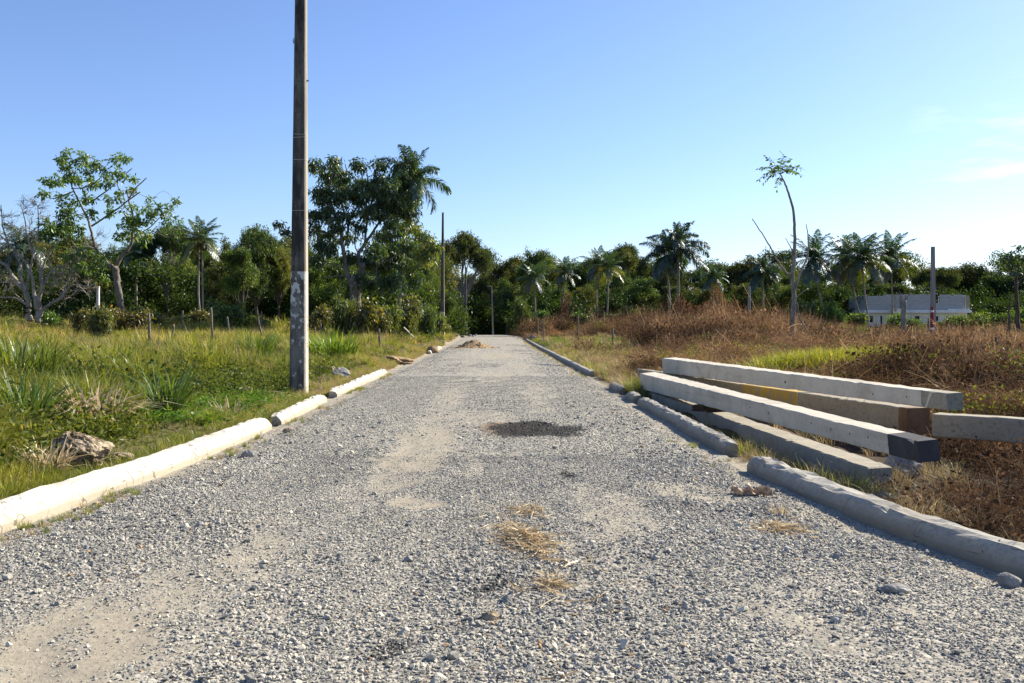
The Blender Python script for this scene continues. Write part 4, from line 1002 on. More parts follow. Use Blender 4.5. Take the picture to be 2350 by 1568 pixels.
def palm(label, kind, d, cpx, cpy, rad, trunk, seed, nf=None, tint=(1, 1, 1), yellow=0.0, r0=.10, group='palms on the right', dens=1.0):
    """crown centre (cpx,cpy) and frond reach rad in view px; trunk: list of view points from base to crown"""
    g = np.random.default_rng(seed)
    tp = [P(x, y, d) for x, y in trunk]; cc = P(cpx, cpy, d); tp[-1] = cc
    b = tp[0].copy()
    th = thing('coconut_palm' if kind == 'coco' else 'royal_palm', label, 'palm tree', b, 0, group)
    q = smoothpts([p - b for p in tp], 8); nq = len(q)
    rr = np.interp(np.linspace(0, 1, nq), [0, .06, .5, 1], [r0 * 1.5, r0 * 1.05, r0, r0 * .72]) * (1 + .05 * np.sin(np.arange(nq) * 2.1))
    q[0, 2] -= .5
    obj('trunk', MB().add(*tube(q, rr, 9)).mesh('trunk', M_PTRUNK, True), th)
    Lf = rad * d / FPX
    top = cc - b
    nf = nf or (24 if kind == 'coco' else 17)
    lay = np.linspace(0, 1, nf) ** (0.8 if kind == 'coco' else 1.0)
    for i in range(nf):
        pi = min(6, int(lay[i] * 6.99))
        if kind == 'coco': pi = min(6, int((lay[i] ** .9) * 6.99))
        az = i * 2.39996 + g.normal(0, .2)
        low = lay[i] > .62
        k = g.uniform(.8, 1.15)
        col = (tint[0] * k, tint[1] * k, tint[2] * k)
        if low and g.random() < yellow: col = (tint[0] * 2.9, tint[1] * 1.75, tint[2] * .6)
        elif lay[i] > .92 and kind == 'coco': col = (1.7, .95, .8)
        sc_l = 1.28 * Lf * g.uniform(.88, 1.08) * (1 if pi else .8)
        off_ = top + np.array([math.sin(-az) * .1, math.cos(az) * .1, (.15 if kind == 'coco' else .35) * (1 - lay[i])])
        obj('frond', FR[kind, pi][g.integers(2)], th, off_, (g.normal(0, .06), g.normal(0, .1), az), sc_l * dens, col)
    if kind == 'royal':
        cs_ = MB().add(*tube([top + (0, 0, -.9), top + (0, 0, -.4), top + (0, 0, .35)], [r0 * .85, r0 * .95, r0 * .4], 9)).mesh('crownshaft', M_SHAFT, True)
        obj('crownshaft', cs_, th)
        obj('spear_leaf', MB().add(*tube([top + (0, 0, .2), top + (.05, 0, .2 + Lf * .85)], [.05, .012], 5)).mesh('spear_leaf', M_SHAFT, True), th)
    else:
        obj('coconut_bunch', coco_me, th, top)
    return th

z3 = zoomer(1175, .2561, 459, .2561); z4 = zoomer(1647.7, .3477, 315.5, .3477)
def T(zf, *pts): return [zf(*p) for p in pts]
def rp(zf, label, kind, d, c, rz, tr, seed, **k):
    k_ = .2561 if zf is z3 else (.3477 if zf is z4 else (.2927 if zf is z1 else .3293))
    return palm(label, kind, d, *zf(*c), rz * k_, T(zf, *tr), seed, **k)
rp(z3, 'short coconut palm closest to the right side of the road end', 'coco', 112, (195, 700), 135, [(208, 1010), (205, 850), (198, 720)], 1, tint=(1.1, 1.1, 1))
rp(z3, 'coconut palm with upright fronds, second from the road', 'coco', 108, (465, 655), 140, [(448, 1060), (460, 850), (466, 670)], 2, yellow=.25)
rp(z3, 'dull green coconut palm behind the yellowing one', 'coco', 112, (765, 590), 150, [(762, 1090), (756, 850), (764, 610)], 3, yellow=.2)
rp(z3, 'coconut palm with yellowing lower fronds and slim pale trunk', 'coco', 106, (862, 610), 155, [(850, 1070), (860, 850), (863, 640)], 4, yellow=.95, tint=(1.25, 1.15, 1))
rp(z3, 'tallest royal palm with a pale trunk and drooping dark fronds', 'royal', 98, (1492, 440), 250, [(1482, 1150), (1490, 800), (1492, 470)], 5, tint=(.75, .8, .9), r0=.14)
rp(z3, 'dark royal palm half hidden by its taller neighbour', 'royal', 101, (1372, 505), 215, [(1405, 1150), (1408, 850), (1378, 540)], 6, tint=(.7, .75, .85), r0=.14)
rp(z3, 'small coconut palm rising behind the reddish dry bush', 'coco', 125, (1800, 690), 130, [(1800, 1080), (1800, 900), (1800, 720)], 7, tint=(.9, .95, 1))
rp(z3, 'dark royal palm behind the tall thin sapling', 'royal', 120, (2250, 650), 170, [(2252, 1090), (2250, 900), (2250, 680)], 8, tint=(.7, .8, .9), r0=.14)
rp(z4, 'coconut palm with leaning trunk next to the tall thin sapling', 'coco', 102, (632, 800), 165, [(738, 1290), (690, 1110), (655, 970), (634, 820)], 9, tint=(.8, .9, 1))
rp(z4, 'coconut palm left of the dense pair, trunk bent at its base', 'coco', 106, (850, 790), 150, [(975, 1270), (925, 1140), (888, 970), (852, 810)], 10, tint=(.85, .9, .95), yellow=.15)
rp(z4, 'dense coconut palm with hanging brown fronds before the house', 'coco', 100, (948, 800), 170, [(1000, 1290), (985, 1150), (965, 1000), (950, 830)], 11, tint=(.75, .8, .85), yellow=.3, nf=30)
rp(z4, 'coconut palm with open crown standing over the unfinished house', 'coco', 112, (1140, 790), 165, [(1152, 1260), (1150, 1040), (1142, 820)], 12, tint=(.8, .9, .95))
rp(z4, 'tiny distant palm above the trees near the right edge', 'coco', 190, (1610, 945), 55, [(1600, 1130), (1606, 1040), (1610, 955)], 13, tint=(.8, .95, 1))
LG = 'palms on the left'
rp(z1, 'coconut palm with yellow hanging fronds beside the field fence', 'coco', 66, (1563, 905), 165, [(1572, 1530), (1556, 1300), (1561, 930)], 14, group=LG, yellow=.6, tint=(1.25, 1.15, 1), r0=.07)
th = rp(z1, 'dark coconut palm sharing the spot with the yellow-fronded one', 'coco', 68, (1583, 925), 130, [(1592, 1540), (1590, 1300), (1584, 950)], 15, group=LG, nf=16, r0=.07)
rp(z1, 'dark coconut palm with drooping crown behind the nest tree', 'coco', 82, (1062, 1010), 130, [(1070, 1480), (1068, 1250), (1063, 1030)], 16, group=LG, tint=(.8, .85, .85), r0=.1)
rp(z1, 'coconut palm seen through the bare limbs of the leafless tree', 'coco', 84, (165, 960), 190, [(170, 1500), (170, 1250), (166, 990)], 17, group=LG, tint=(1, 1, 1.1))
rp(z2, 'tall royal palm entwined with the big dark tree', 'royal', 66.4, (1095, 400), 225, [(1000, 1300), (1005, 1080), (1025, 880), (1034, 700), (1050, 560), (1090, 430)], 18, group=LG, r0=.14, tint=(1.1, 1.15, 1))

# ------------------------------------------------------------------ the thin sapling on the right and its neighbours
rg = np.random.default_rng(404); dS = 37.0
sb = P(*z4(495, 1440), dS)
M_SAP = bark('sapling_bark', (0.13, 0.115, 0.095), (0.36, 0.325, 0.27), 2)
sap = thing('sapling', 'tall thin sapling with a small tuft of leaves at its curved top', 'tree', sb)
def limb(name, pts, r0, r1, parent, off, mat, zf=z4, d=dS, sub=6, sides=8, wob=0.0):
    q = smoothpts([P(*zf(*p), d) for p in pts], sub) - off
    if wob: q[1:-1] += rg.normal(0, wob, (len(q) - 2, 3))
    return obj(name, MB().add(*tube(q, np.linspace(r0, r1, len(q)), sides)).mesh(name, mat, True), parent)
limb('trunk', [(497, 1490), (495, 1440), (490, 1250), (500, 1100), (500, 1020), (490, 920), (503, 800), (506, 600), (495, 470), (460, 350), (430, 280), (410, 240)], .13, .022, sap, sb, M_SAP, wob=.006)
limb('branch', [(485, 930), (430, 870), (380, 790), (320, 680), (225, 537)], .05, .018, sap, sb, M_SAP, wob=.006)
limb('branch', [(500, 830), (485, 740), (445, 662)], .035, .012, sap, sb, M_SAP, wob=.006)
limb('branch', [(505, 1020), (540, 900), (590, 780), (595, 650), (580, 570)], .05, .014, sap, sb, M_SAP, wob=.006)
limb('branch', [(500, 1080), (560, 1020), (600, 1000)], .025, .01, sap, sb, M_SAP, wob=.006)
prop = thing('leaning_pole', 'thin bare stick leaning against the tall sapling', 'stick', P(*z4(668, 1445), dS))
limb('stick', [(668, 1460), (600, 1300), (540, 1190), (522, 1095)], .035, .03, prop, P(*z4(668, 1445), dS), M_SAP, wob=.008)
def pinnate(name, p0, p1, droop, parent, off, mat, nl=9, ll=.2):
    p0, p1 = np.asarray(p0), np.asarray(p1); L_ = np.linalg.norm(p1 - p0)
    q = smoothpts([p0, (p0 + p1) / 2 + (0, 0, droop * L_), p1], 6); mb = MB().add(*tube(q - off, np.linspace(.008, .003, len(q)), 4, False), .7)
    f = nrm(np.gradient(q, axis=0)); idx = np.linspace(len(q) * .3, len(q) - 1, nl).astype(int)
    for i in idx:
        sd = nrm(np.cross(f[i], Z_ + rg.normal(0, .3, 3)))
        for s in (-1, 1):
            d = nrm(sd * s + f[i] * .5 + (0, 0, -.45) + rg.normal(0, .2, 3)); l = ll * rg.uniform(.8, 1.2); w = nrm(np.cross(d, rg.normal(0, 1, 3))) * l * .19
            a = q[i] - off
            mb.add([a, a + d * l * .5 + w, a + d * l, a + d * l * .5 - w], [np.array([[0, 1, 2, 3]])], np.clip(rg.normal(.4, .2), 0, 1))
    return obj(name, mb.mesh(name, M_LEAF_A), parent, color=(.75, .8, .75))
tp = P(*z4(412, 242), dS)
for ex, ey, dr in ((315, 125, .12), (272, 205, .15), (273, 275, .2), (300, 300, .2), (425, 108, .02), (462, 140, .05), (552, 208, .15), (552, 248, .2), (485, 178, .1), (390, 345, .1), (345, 155, .1), (330, 240, .15), (500, 230, .15), (410, 150, .05)):
    e = P(*z4(ex, ey), dS + rg.normal(0, .5))
    pinnate('leaf', tp, e, dr, sap, sb, M_LEAF_A)
# lopped trunk with sprouts
dL = 40.0
lb = P(*z4(1220, 1500), dL)
lop = thing('lopped_trunk', 'pale lopped trunk with a few thin sprouts, before the house', 'tree', lb)
limb('trunk', [(1219, 1560), (1220, 1500), (1222, 1300), (1225, 1180), (1227, 1075)], .13, .115, lop, lb, M_BARKP, d=dL, wob=.012)
for pts in ([(1226, 1090), (1205, 1085), (1190, 1060)], [(1228, 1080), (1240, 1050), (1238, 1030)], [(1228, 1085), (1255, 1050), (1275, 1030)], [(1224, 1085), (1210, 1040), (1195, 1015)]):
    limb('sprout', pts, .035, .012, lop, lb, M_BARKP, d=dL, sub=3, sides=5)
# thin dark trunk near the right edge
dK = 38.0; kb = P(*z4(1918, 1520), dK)
drk = thing('dead_trunk', 'slim blackened dead trunk near the right edge of the field', 'tree', kb)
limb('trunk', [(1919, 1580), (1916, 1500), (1922, 1300), (1920, 1180), (1930, 1040)], .09, .03, drk, kb, M_BARKD, d=dK, wob=.02)
# leafy tree at the right edge
dE = 62.0; rg = np.random.default_rng(515); eb = P(*z4(1978, 1260), dE)
lim = [([(1980, 1330), (1976, 1200), (1970, 1080), (1968, 950)], .2, .1), ([(1968, 960), (1940, 880), (1890, 820), (1860, 790)], .07, .02), ([(1968, 950), (1985, 860), (1990, 760)], .07, .02), ([(1970, 1000), (2020, 900), (2070, 820)], .06, .02), ([(1965, 930), (1930, 800), (1940, 740)], .05, .02)]
limbs = [(trace(z4, dE, p, rg, .2), a, b) for p, a, b in lim]
E5 = [(1890, 800, 50, 50, .3), (1960, 740, 50, 35, .3), (1870, 850, 35, 30, .25), (1940, 820, 60, 50, .3), (1930, 880, 50, 30, .25), (2000, 780, 40, 50, .3), (2040, 830, 50, 70, .3), (2080, 760, 50, 50, .3), (1990, 900, 50, 30, .25)]
tm, cm = build_tree(limbs, lobes_from(z4, dE, E5, 20, rg, dj=.6), rg, M_BARKD, M_LEAF_B, .04, (.26, .13), 22, .3, .2, eb)
place('small open leafy tree cut by the right edge of the picture', 'tree', eb, tm, cm)

# reddish dying bushes among the palms, and green shrubs
def gen_shrub(seed, mat, leaf=(.2, .1), per=30, n=30, spread=.32, open_=False):
    g = np.random.default_rng(seed)
    limbs, lobes = [], []
    for i in range(7):
        a = g.uniform(0, 6.28); q = g.uniform(.25, .8); h = g.uniform(.5, 1.0)
        c = np.array([math.cos(a) * q, math.sin(a) * q, h * (1.25 if open_ else 1)])
        limbs.append(([(g.normal(0, .08), g.normal(0, .08), -.15), c * .5 + g.normal(0, .06, 3), c], .035, .012))
        lobes.append((c, (.42, .42, .32), n // 6, g.uniform(.2, .65)))
    lobes.append(((0, 0, .45), (.6, .6, .4), n // 3, .3))
    return build_tree(limbs, lobes, g, M_BARK, mat, .02, leaf, per, spread, .25, face_up=.5, sub=3)
SHR = [gen_shrub(i, M_SHRUB, (.17, .085), 34, 42) for i in range(4)]
DRY = [gen_shrub(20 + i, M_DRYLEAF, (.16, .07), 11, 40, .26, True) for i in range(3)]
def shrub(label, px, py, d, wpx, hpx, var, color=(1, 1, 1), kinds=SHR, group='shrubs along the edge of the wood', zlift=None, name='shrub'):
    b = P(px, py, d)
    if zlift is None: b[2] = min(b[2], float(zg(b[0], d)))
    H_ = EYE - (py - hpx - VY) * d / FPX - b[2]
    th = thing(name, label, 'shrub', b, var * 1.7, group)
    s = wpx * d / FPX / 1.15
    th.scale = (s, s, H_ / 1.3)
    tm, cm = kinds[var % len(kinds)]
    obj('stems', tm, th); obj('foliage', cm, th, color=color)
SHL = [(180, 745, 52, 45, 50), (232, 745, 50, 50, 56), (290, 745, 54, 45, 46), (340, 742, 58, 45, 30), (395, 742, 62, 40, 22), (455, 742, 64, 40, 26), (520, 745, 62, 50, 45), (575, 745, 64, 40, 30),
       (735, 745, 58, 45, 50), (790, 745, 56, 50, 54), (845, 745, 56, 45, 46), (890, 745, 58, 40, 60), (935, 748, 60, 45, 62), (978, 748, 64, 38, 58), (1005, 750, 70, 26, 40), (700, 745, 62, 40, 40), (120, 745, 60, 45, 26), (25, 745, 62, 50, 22)]
for i, (px, py, d, w, h) in enumerate(sorted(SHL)):
    g_ = np.random.default_rng(i)
    w, h = w * g_.uniform(.7, 1.25), h * g_.uniform(.6, 1.3)
    shrub('leafy green shrub at the back of the left field, %s from the left' % ORD[i], px, py, d, w, h, i, (g_.uniform(.9, 1.5), g_.uniform(.85, 1.25), .75))
SHG = [(1200, 745, 92, 30, 60), (1235, 745, 98, 26, 36), (1320, 745, 100, 40, 30), (1395, 745, 98, 40, 34), (1450, 745, 96, 38, 40), (1640, 745, 100, 40, 30), (1845, 755, 96, 40, 70), (1905, 755, 98, 34, 60), (1965, 755, 100, 34, 40),
       (2055, 765, 98, 36, 46), (2090, 765, 96, 34, 36), (2150, 765, 94, 36, 26), (2200, 765, 92, 40, 44), (2240, 765, 94, 45, 48), (2290, 765, 90, 45, 52), (2345, 765, 92, 50, 60), (2400, 765, 92, 50, 60), (1560, 745, 96, 36, 26)]
for i, (px, py, d, w, h) in enumerate(sorted(SHG)):
    g_ = np.random.default_rng(60 + i)
    shrub('green shrub behind the dry right field, %s from the left' % ORD[i], px, py, d, w, h, i + 1, (g_.uniform(.8, 1.2), g_.uniform(.9, 1.3), .8), group='green shrubs behind the dry field')
for i, (px, py, d, w, h) in enumerate([(1305, 745, 96, 26, 70), (1372, 745, 96, 18, 40), (1600, 745, 92, 30, 56), (1650, 745, 90, 34, 85), (1560, 745, 92, 30, 60), (1680, 745, 92, 24, 60), (1630, 745, 88, 26, 50)]):
    shrub('rusty orange dying bush between the right palms, %s listed outward from the road' % ORD[i] if False else 'rusty orange dying bush below the palms, %s' % ('nearest the road', 'beside the yellowing palm', 'right of the royal palms', 'tallest and widest of them', 'at the foot of the royal palms', 'rightmost of them', 'lowest, in front of the tallest one')[i],
          px, py, d, w, h, i, (1, 1, 1), DRY, 'rusty dying bushes', name='dying_bush')

# ------------------------------------------------------------------ unfinished house
dH = 130.0
zh = zoomer(1950.7, .13427, 631, .13427)
hb = P(*zh(1140, 900), dH); hb[2] = float(zg(hb[0], dH)) - .2
house = thing('unfinished_house', 'unfinished house with grey block upper walls and cream ground floor', 'house', hb)
def hx(zx): return P(*zh(zx, 0), dH)[0] - hb[0]
def hz(zy): return P(*zh(0, zy), dH)[2] - hb[2]
def stucco(name, c): 
    t = NT(name); v = t.co('Object'); return t.princ(t.mix(t.rng(t.noise(v, 1.5, 5), .35, .7), c, tuple(q * .82 for q in c)), .9)
M_CREAM, M_FASC = stucco('cream_stucco', (0.8, 0.74, 0.6)), stucco('fascia_white', (0.78, 0.78, 0.76))
t = NT('grey_block'); v = t.co('Object'); oi = t.n('ObjectInfo')
M_BLOCK = t.princ(t.mix(t.rng(t.noise(v, 5, 4), .35, .7), t.mix(oi.outputs['Random'], (0.38, 0.38, 0.37), (0.52, 0.515, 0.495)), (0.4, 0.395, 0.38)), .95)
M_COLM, M_DARK = stucco('column_concrete', (0.36, 0.33, 0.28)), NT('window_dark').princ((0.015, 0.018, 0.022), .25)
M_BARS = NT('window_bars').princ((.05, .05, .05), .6)
def hbox(nm, x0, x1, z0, z1, y0, y1, m, parent=house):
    return obj(nm, MB().add(*box(((x0 + x1) / 2, (y0 + y1) / 2, (z0 + z1) / 2), (x1 - x0, y1 - y0, z1 - z0))).mesh(nm, m), parent)
zslab0, zslab1, ztop = hz(650), hz(602), hz(333)
# ground floor wall in bays between the openings
wins = [(335, 395, 700, 812), (518, 552, 703, 960), (1108, 1190, 706, 790), (1462, 1510, 708, 790)]
xs = [250] + [q for w in wins for q in w[:2]] + [2005]
for a, b in zip(xs[::2], xs[1::2]): hbox('wall', hx(a), hx(b), -.3, zslab0 - .003, 0, 7, M_CREAM)
for a, b, t0, t1 in wins:
    hbox('wall', hx(a) + .002, hx(b) - .002, hz(t0), zslab0 - .003, .004, 6.9, M_CREAM)
    if t1 < 900: hbox('wall', hx(a) + .002, hx(b) - .002, -.3, hz(t1), .004, 6.9, M_CREAM)
    wf = hbox('window' if t1 < 900 else 'door', hx(a) + .004, hx(b) - .004, hz(t1) if t1 < 900 else -.3, hz(t0) - .003, .14, .2, M_DARK)
    for k in range(3):
        xx = hx(a) + (hx(b) - hx(a)) * (k + 1) / 4
        hbox('window_bar', xx - .015, xx + .015, hz(t1) if t1 < 900 else -.3, hz(t0) - .005, .06, .09, M_BARS, wf)
hbox('slab', hx(225), hx(640), zslab0, zslab1, -.5, 7.4, M_FASC); hbox('slab', hx(640) + .003, hx(885), hz(655), hz(578), -1.5, 7.3, M_CREAM)
hbox('slab', hx(885) + .003, hx(1650), zslab0, zslab1, -.5, 7.4, M_FASC); hbox('slab', hx(1650) + .003, hx(2020), zslab0, hz(580), -.5, 7.35, M_FASC); hbox('slab', hx(2020) + .003, hx(2065), zslab0 + .02, hz(608), -.3, 7.3, M_FASC)
for x0, x1, t0, t1, y0 in ((675, 715, 345, 630, -1.55), (855, 885, 345, 578, -.4), (1055, 1090, 345, 600, -.02), (1280, 1300, 345, 600, -.02), (1615, 1635, 340, 600, -.02), (1985, 2025, 350, 580, -.3), (595, 615, 345, 600, -.02)):
    hbox('column', hx(x0), hx(x1), hz(t1) + .004, hz(t0), y0, y0 + .3, M_COLM)
# blocks: every block laid singly, front wall
bw, bh = .4, .2
blk = fixn(MB().add(*box((0, 0, 0), (bw - .018, .15, bh - .018))).mesh('block', M_BLOCK))
hbox('mortar_core', hx(285), hx(1372), zslab1 + .004, ztop - .24, .105, .2, M_COLM); hbox('mortar_core', hx(1390), hx(1518), zslab1 + .004, hz(490), .105, .2, M_COLM); hbox('mortar_core', hx(1518), hx(1980), zslab1 + .004, ztop - .24, .105, .2, M_COLM)
rows = int((ztop - zslab1) / bh); cells = []; g = np.random.default_rng(8)
for r_ in range(rows):
    z = zslab1 + .01 + bh * (r_ + .5); x = hx(285) + (.2 if r_ % 2 else 0)
    while x + bw < hx(1985):
        xc = x + bw / 2; px = (xc + hb[0]) / dH * FPX + VX; zx_ = (px - 1950.7) / .13427
        ok = not (1372 < zx_ < 1530 and z > hz(480)) and not (r_ == rows - 1 and (zx_ < 560 or 1740 < zx_ < 1760 or zx_ > 1920))
        if ok: cells.append((r_, xc, z))
        x += bw
cells.sort(key=lambda q: -q[0])
for r_, x, z in cells[:300]: obj('block', blk, house, (x, g.normal(0, .006), z))
rest = MB()
for r_, x, z in cells[300:]: rest.add(*box((x, g.normal(0, .006), z), (bw - .018, .15, bh - .018)))
if len(cells) > 300: tag(obj('block_courses', rest.mesh('block_courses', M_BLOCK), house), kind='stuff')
hbox('side_wall', hx(285), hx(285) + .15, zslab1 + .004, ztop - .1, .22, 6.5, M_BLOCK); hbox('side_wall', hx(1975), hx(1975) + .15, zslab1 + .004, ztop - .1, .22, 6.5, M_BLOCK); hbox('back_wall', hx(300), hx(1370), zslab1 + .004, ztop - .15, 6.4, 6.55, M_BLOCK)

# ------------------------------------------------------------------ fence posts
z6 = zoomer(0, .3475, 688.4, .3475)
def fpost(label, top, bot, ppm, group, r=.05, mat=M_WOOD, bend=0.0, seed=0):
    ds = np.arange(18, 90, .25); xs_ = (bot[0] - VX) * ds / FPX; zs_ = EYE - (bot[1] - VY) * ds / FPX
    hit = np.nonzero(zs_ < zg(xs_, ds) + .22)[0]
    d = float(ds[hit[0]]) if len(hit) else FPX / ppm
    a, b = P(*bot, d), P(*top, d); g = np.random.default_rng(seed)
    th = thing('fence_post', label, 'fence post', a, 0, group)
    m = (a + b) / 2 + np.array([bend + g.normal(0, .02), 0, 0])
    q = smoothpts([a - (0, 0, .5), a, m, b], 3) - a
    rr = r * (1 + g.normal(0, .08, len(q))); rr[-1] *= .8
    obj('post', MB().add(*tube(q, rr, 7)).mesh('post', mat, True), th)
PL = [((705, 100), (700, 235)), ((845, 105), (885, 200)), ((983, 85), (988, 290)), ((1145, 160), (1130, 255)), ((1207, 70), (1205, 215)), ((1393, 50), (1408, 290)), ((1500, 110), (1510, 230)), ((1555, 55), (1555, 135)),
      ((1703, 115), (1738, 265)), ((1727, 75), (1725, 205)), ((1603, 50), (1603, 130)), ((1645, 65), (1645, 140)), ((2080, 180), (2082, 250)), ((2112, 135), (2118, 235))]
PLv = [(z6(*a), z6(*b)) for a, b in PL] + [(z2(600, 1335), z2(603, 1455)), (z2(857, 1420), z2(866, 1550)), (z2(938, 1345), z2(938, 1465)), (z2(1015, 1388), z2(1012, 1465)), (z2(1032, 1345), z2(1028, 1465)), (z2(980, 1330), z2(982, 1425)), (z2(825, 1360), z2(828, 1450))]
PLv.sort()
for i, (a, b) in enumerate(PLv):
    hpx = b[1] - a[1]
    fpost('weathered wooden fence post in the left grass field, %s from the left' % ORD[i], a, b, max(26, hpx / 1.45), 'fence posts of the left field', .055, seed=i, mat=M_WOOD)
PR = [((283, 1070), (283, 1245), 0), ((592, 1030), (585, 1245), .05), ((903, 1150), (903, 1280), 0), ((1195, 1060), (1196, 1285), -.12), ((228, 1050), (231, 1205), 0)]
for i, (a, b, bd) in enumerate(sorted(PR)):
    a, b = z3(*a), z3(*b)
    fpost('grey fence post at the back of the green lawn, %s from the road' % ORD[i], a, b, max(28, (b[1] - a[1]) / 1.5), 'fence posts behind the lawn', .05, seed=50 + i, bend=bd)
for i, (a, b) in enumerate(sorted([((610, 1215), (607, 1290)), ((690, 1195), (706, 1290)), ((668, 1235), (668, 1290)), ((780, 1220), (783, 1295)), ((865, 1240), (862, 1300)), ((1240, 1240), (1240, 1320)), ((1330 + 60, 1190), (1396, 1340)), ((1690 - 170, 1230), (1522, 1320)), ((1850, 1260), (1850, 1330))])):
    a, b = z4(*a), z4(*b)
    fpost('thin fence post beyond the dry brush, %s from the left' % ORD[i], a, b, max(20, (b[1] - a[1]) / 1.4), 'fence posts beyond the dry brush', .05, seed=80 + i)
# fallen white pipe by the left fence, white marker post far left
pa, pb = P(*z2(1032, 1412), 58), P(*z2(1102, 1472), 54)
th = thing('plastic_pipe', 'thin white pipe slanting from the left fence to the ground', 'pipe', pb)
obj('pipe', MB().add(*tube([pa - pb, -np.array([0, 0, .1])], .04, 8)).mesh('pipe', WHT, True), th)
wp = P(225, 708, 60); th = thing('marker_post', 'short white post beside the nest tree', 'post', wp)
obj('post', MB().add(*box((0, 0, .6), (.16, .16, 1.6))).add(*box((0, 0, 1.42), (.2, .2, .05))).mesh('post', WHT), th)

# ------------------------------------------------------------------ grass
def tuft(seed, nb, mat, h=1.0, spread=.25, lean=.5, width=.016, curl=.25, tone=(.4, .2), seg=4):
    g = np.random.default_rng(seed); mb = MB()
    for _ in range(nb):
        a = g.uniform(0, 6.28); r = spread * math.sqrt(g.random()); b = np.array([math.cos(a) * r, math.sin(a) * r, -.03])
        l = h * g.uniform(.45, 1.05); az = a + g.normal(0, .7); le = lean * g.uniform(.2, 1.4)
        t_ = np.linspace(0, 1, seg)
        out = le * t_ ** 1.8 * l * .8; zz = l * (t_ - curl * le * t_ ** 3)
        c = b + np.stack([np.cos(az) * out, np.sin(az) * out, zz], -1)
        fa = az + math.pi / 2 + g.normal(0, .5); w = np.array([math.cos(fa), math.sin(fa), 0]) * width * g.uniform(.7, 1.3)
        ws = np.interp(t_, [0, .4, 1], [.8, 1, .05])[:, None] * w
        V = np.concatenate([c - ws, c + ws]); i = np.arange(seg - 1)
        mb.add(V, [np.stack([i, i + 1, i + 1 + seg, i + seg], -1)], np.clip(g.normal(tone[0], tone[1]) + 0 * np.zeros(2 * seg) + np.tile(t_ * .15, 2), 0, 1))
    return mb
G_GREEN = [tuft(i, 46, M_GRASS, 1, .24, .7, .011, .3, (.35, .2)).mesh('tuft', M_GRASS) for i in range(4)]
G_MIX = [tuft(10 + i, 46, M_GRASS, 1, .26, .8, .009, .35, (.62, .28)).mesh('tuft', M_GRASS) for i in range(4)]
G_DRY = [tuft(20 + i, 40, M_DRYGRASS, 1, .26, .9, .008, .45, (.5, .25)).mesh('tuft', M_DRYGRASS) for i in range(4)]
G_BROAD = [tuft(60 + i, 34, M_GRASS, 1, .2, .9, .02, .4, (.4, .22), 5).mesh('tuft', M_GRASS) for i in range(4)]
G_STEM = [tuft(70 + i, 16, M_DRYGRASS, 1.5, .3, .45, .006, .2, (.35, .25), 5).mesh('tuft', M_DRYGRASS) for i in range(4)]
def cover_mesh(seed, mat, n=120, r=.45, leaf=(.07, .045)):
    g = np.random.default_rng(seed)
    b = np.stack([g.uniform(-r, r, n), g.uniform(-r, r, n), g.uniform(.02, .16, n)], -1)
    d = nrm(g.normal(0, 1, (n, 3)) * (1, 1, .35)); s = nrm(np.cross(d, g.normal(0, .35, (n, 3)) + (0, 0, 1)))
    ln, wd = leaf[0] * g.uniform(.6, 1.3, (n, 1)), leaf[1] * g.uniform(.6, 1.2, (n, 1))
    V = np.stack([b, b + d * ln * .5 + s * wd * .5, b + d * ln, b + d * ln * .5 - s * wd * .5], 1).reshape(-1, 3)
    return mesh('cover', V, [np.arange(n * 4).reshape(n, 4)], mat, False, {'v': np.repeat(np.clip(g.normal(.4, .2, n), 0, 1), 4)})
G_COV = [cover_mesh(i, M_COVER) for i in range(4)]

rg = np.random.default_rng(31)
def ground_pts(n, v0, v1, d0, d1, pw=-0.4):
    u = rg.random(n); d = (d0 ** pw + u * (d1 ** pw - d0 ** pw)) ** (1 / pw)
    x = (rg.uniform(v0, v1, n) - VX) * d / FPX
    return x, d
def rots(n, t=.12): return np.stack([rg.normal(0, t, n), rg.normal(0, t, n), rg.uniform(0, 6.28, n)], -1)

# left field: tufts thin and tall far off, green and low near
x, y = ground_pts(60000, -420, 1110, 5.2, 92)
k = x < xl(y) - .36; x, y = x[k], y[k]
f1 = fbm(x * .18, y * .13, 4, 61); f2 = fbm(x * .6, y * .45, 3, 62)
low = S(5.5, 3.8, -x) * .7 + S(.55, .42, f1) * .35 * S(30, 18, y)
k = rg.random(len(x)) > low * .55; x, y, f1, f2, low = x[k], y[k], f1[k], f2[k], low[k]
n = len(x)
h = (.13 + .36 * S(.38, .66, f2) + .20 * S(16, 36, y) + .3 * S(48, 66, y)) * rg.uniform(.6, 1.35, n) * (1 - .5 * low) * (1 - .35 * S(8, 4, -x) * S(80, 30, y))
dryp = np.clip(.22 + .5 * S(17, 36, y) + .5 * (f1 - .5) * 2 + .25 * S(4.6, 3.4, -x), .05, .93)
kind = np.where(rg.random(n) < dryp, np.where(rg.random(n) < .45, 8, 4), 0) + rg.integers(0, 4, n)
r_ = rg.random(n)
bro = (r_ < .03 + .07 * S(.5, .65, f2) + .08 * S(26, 14, y)); kind = np.where(bro, 12 + rg.integers(0, 4, n), kind); h = np.where(bro, h * 1.2, h)
stm = (r_ > .93) & (y > 9); kind = np.where(stm, 16 + rg.integers(0, 4, n), kind)
h = h * (1 + .9 * S(-4.0, -5.2, x) * S(34, 14, y) * S(.35, .6, f1 * .5 + f2 * .5))
sw = h * rg.uniform(.8, 1.3, n) + .1 * S(20, 60, y)
scatter('field_grass', np.stack([x, y, zg(x, y)], -1), rots(n), np.stack([sw, sw, h], -1), kind, np.clip(.52 + (f2 - .5) * 1.6 + (dryp - .5) * .3 + rg.normal(0, .22, n), 0, 1), G_GREEN + G_MIX + G_DRY + G_BROAD + G_STEM,
        'uneven green and straw coloured grass covering the left field', None)
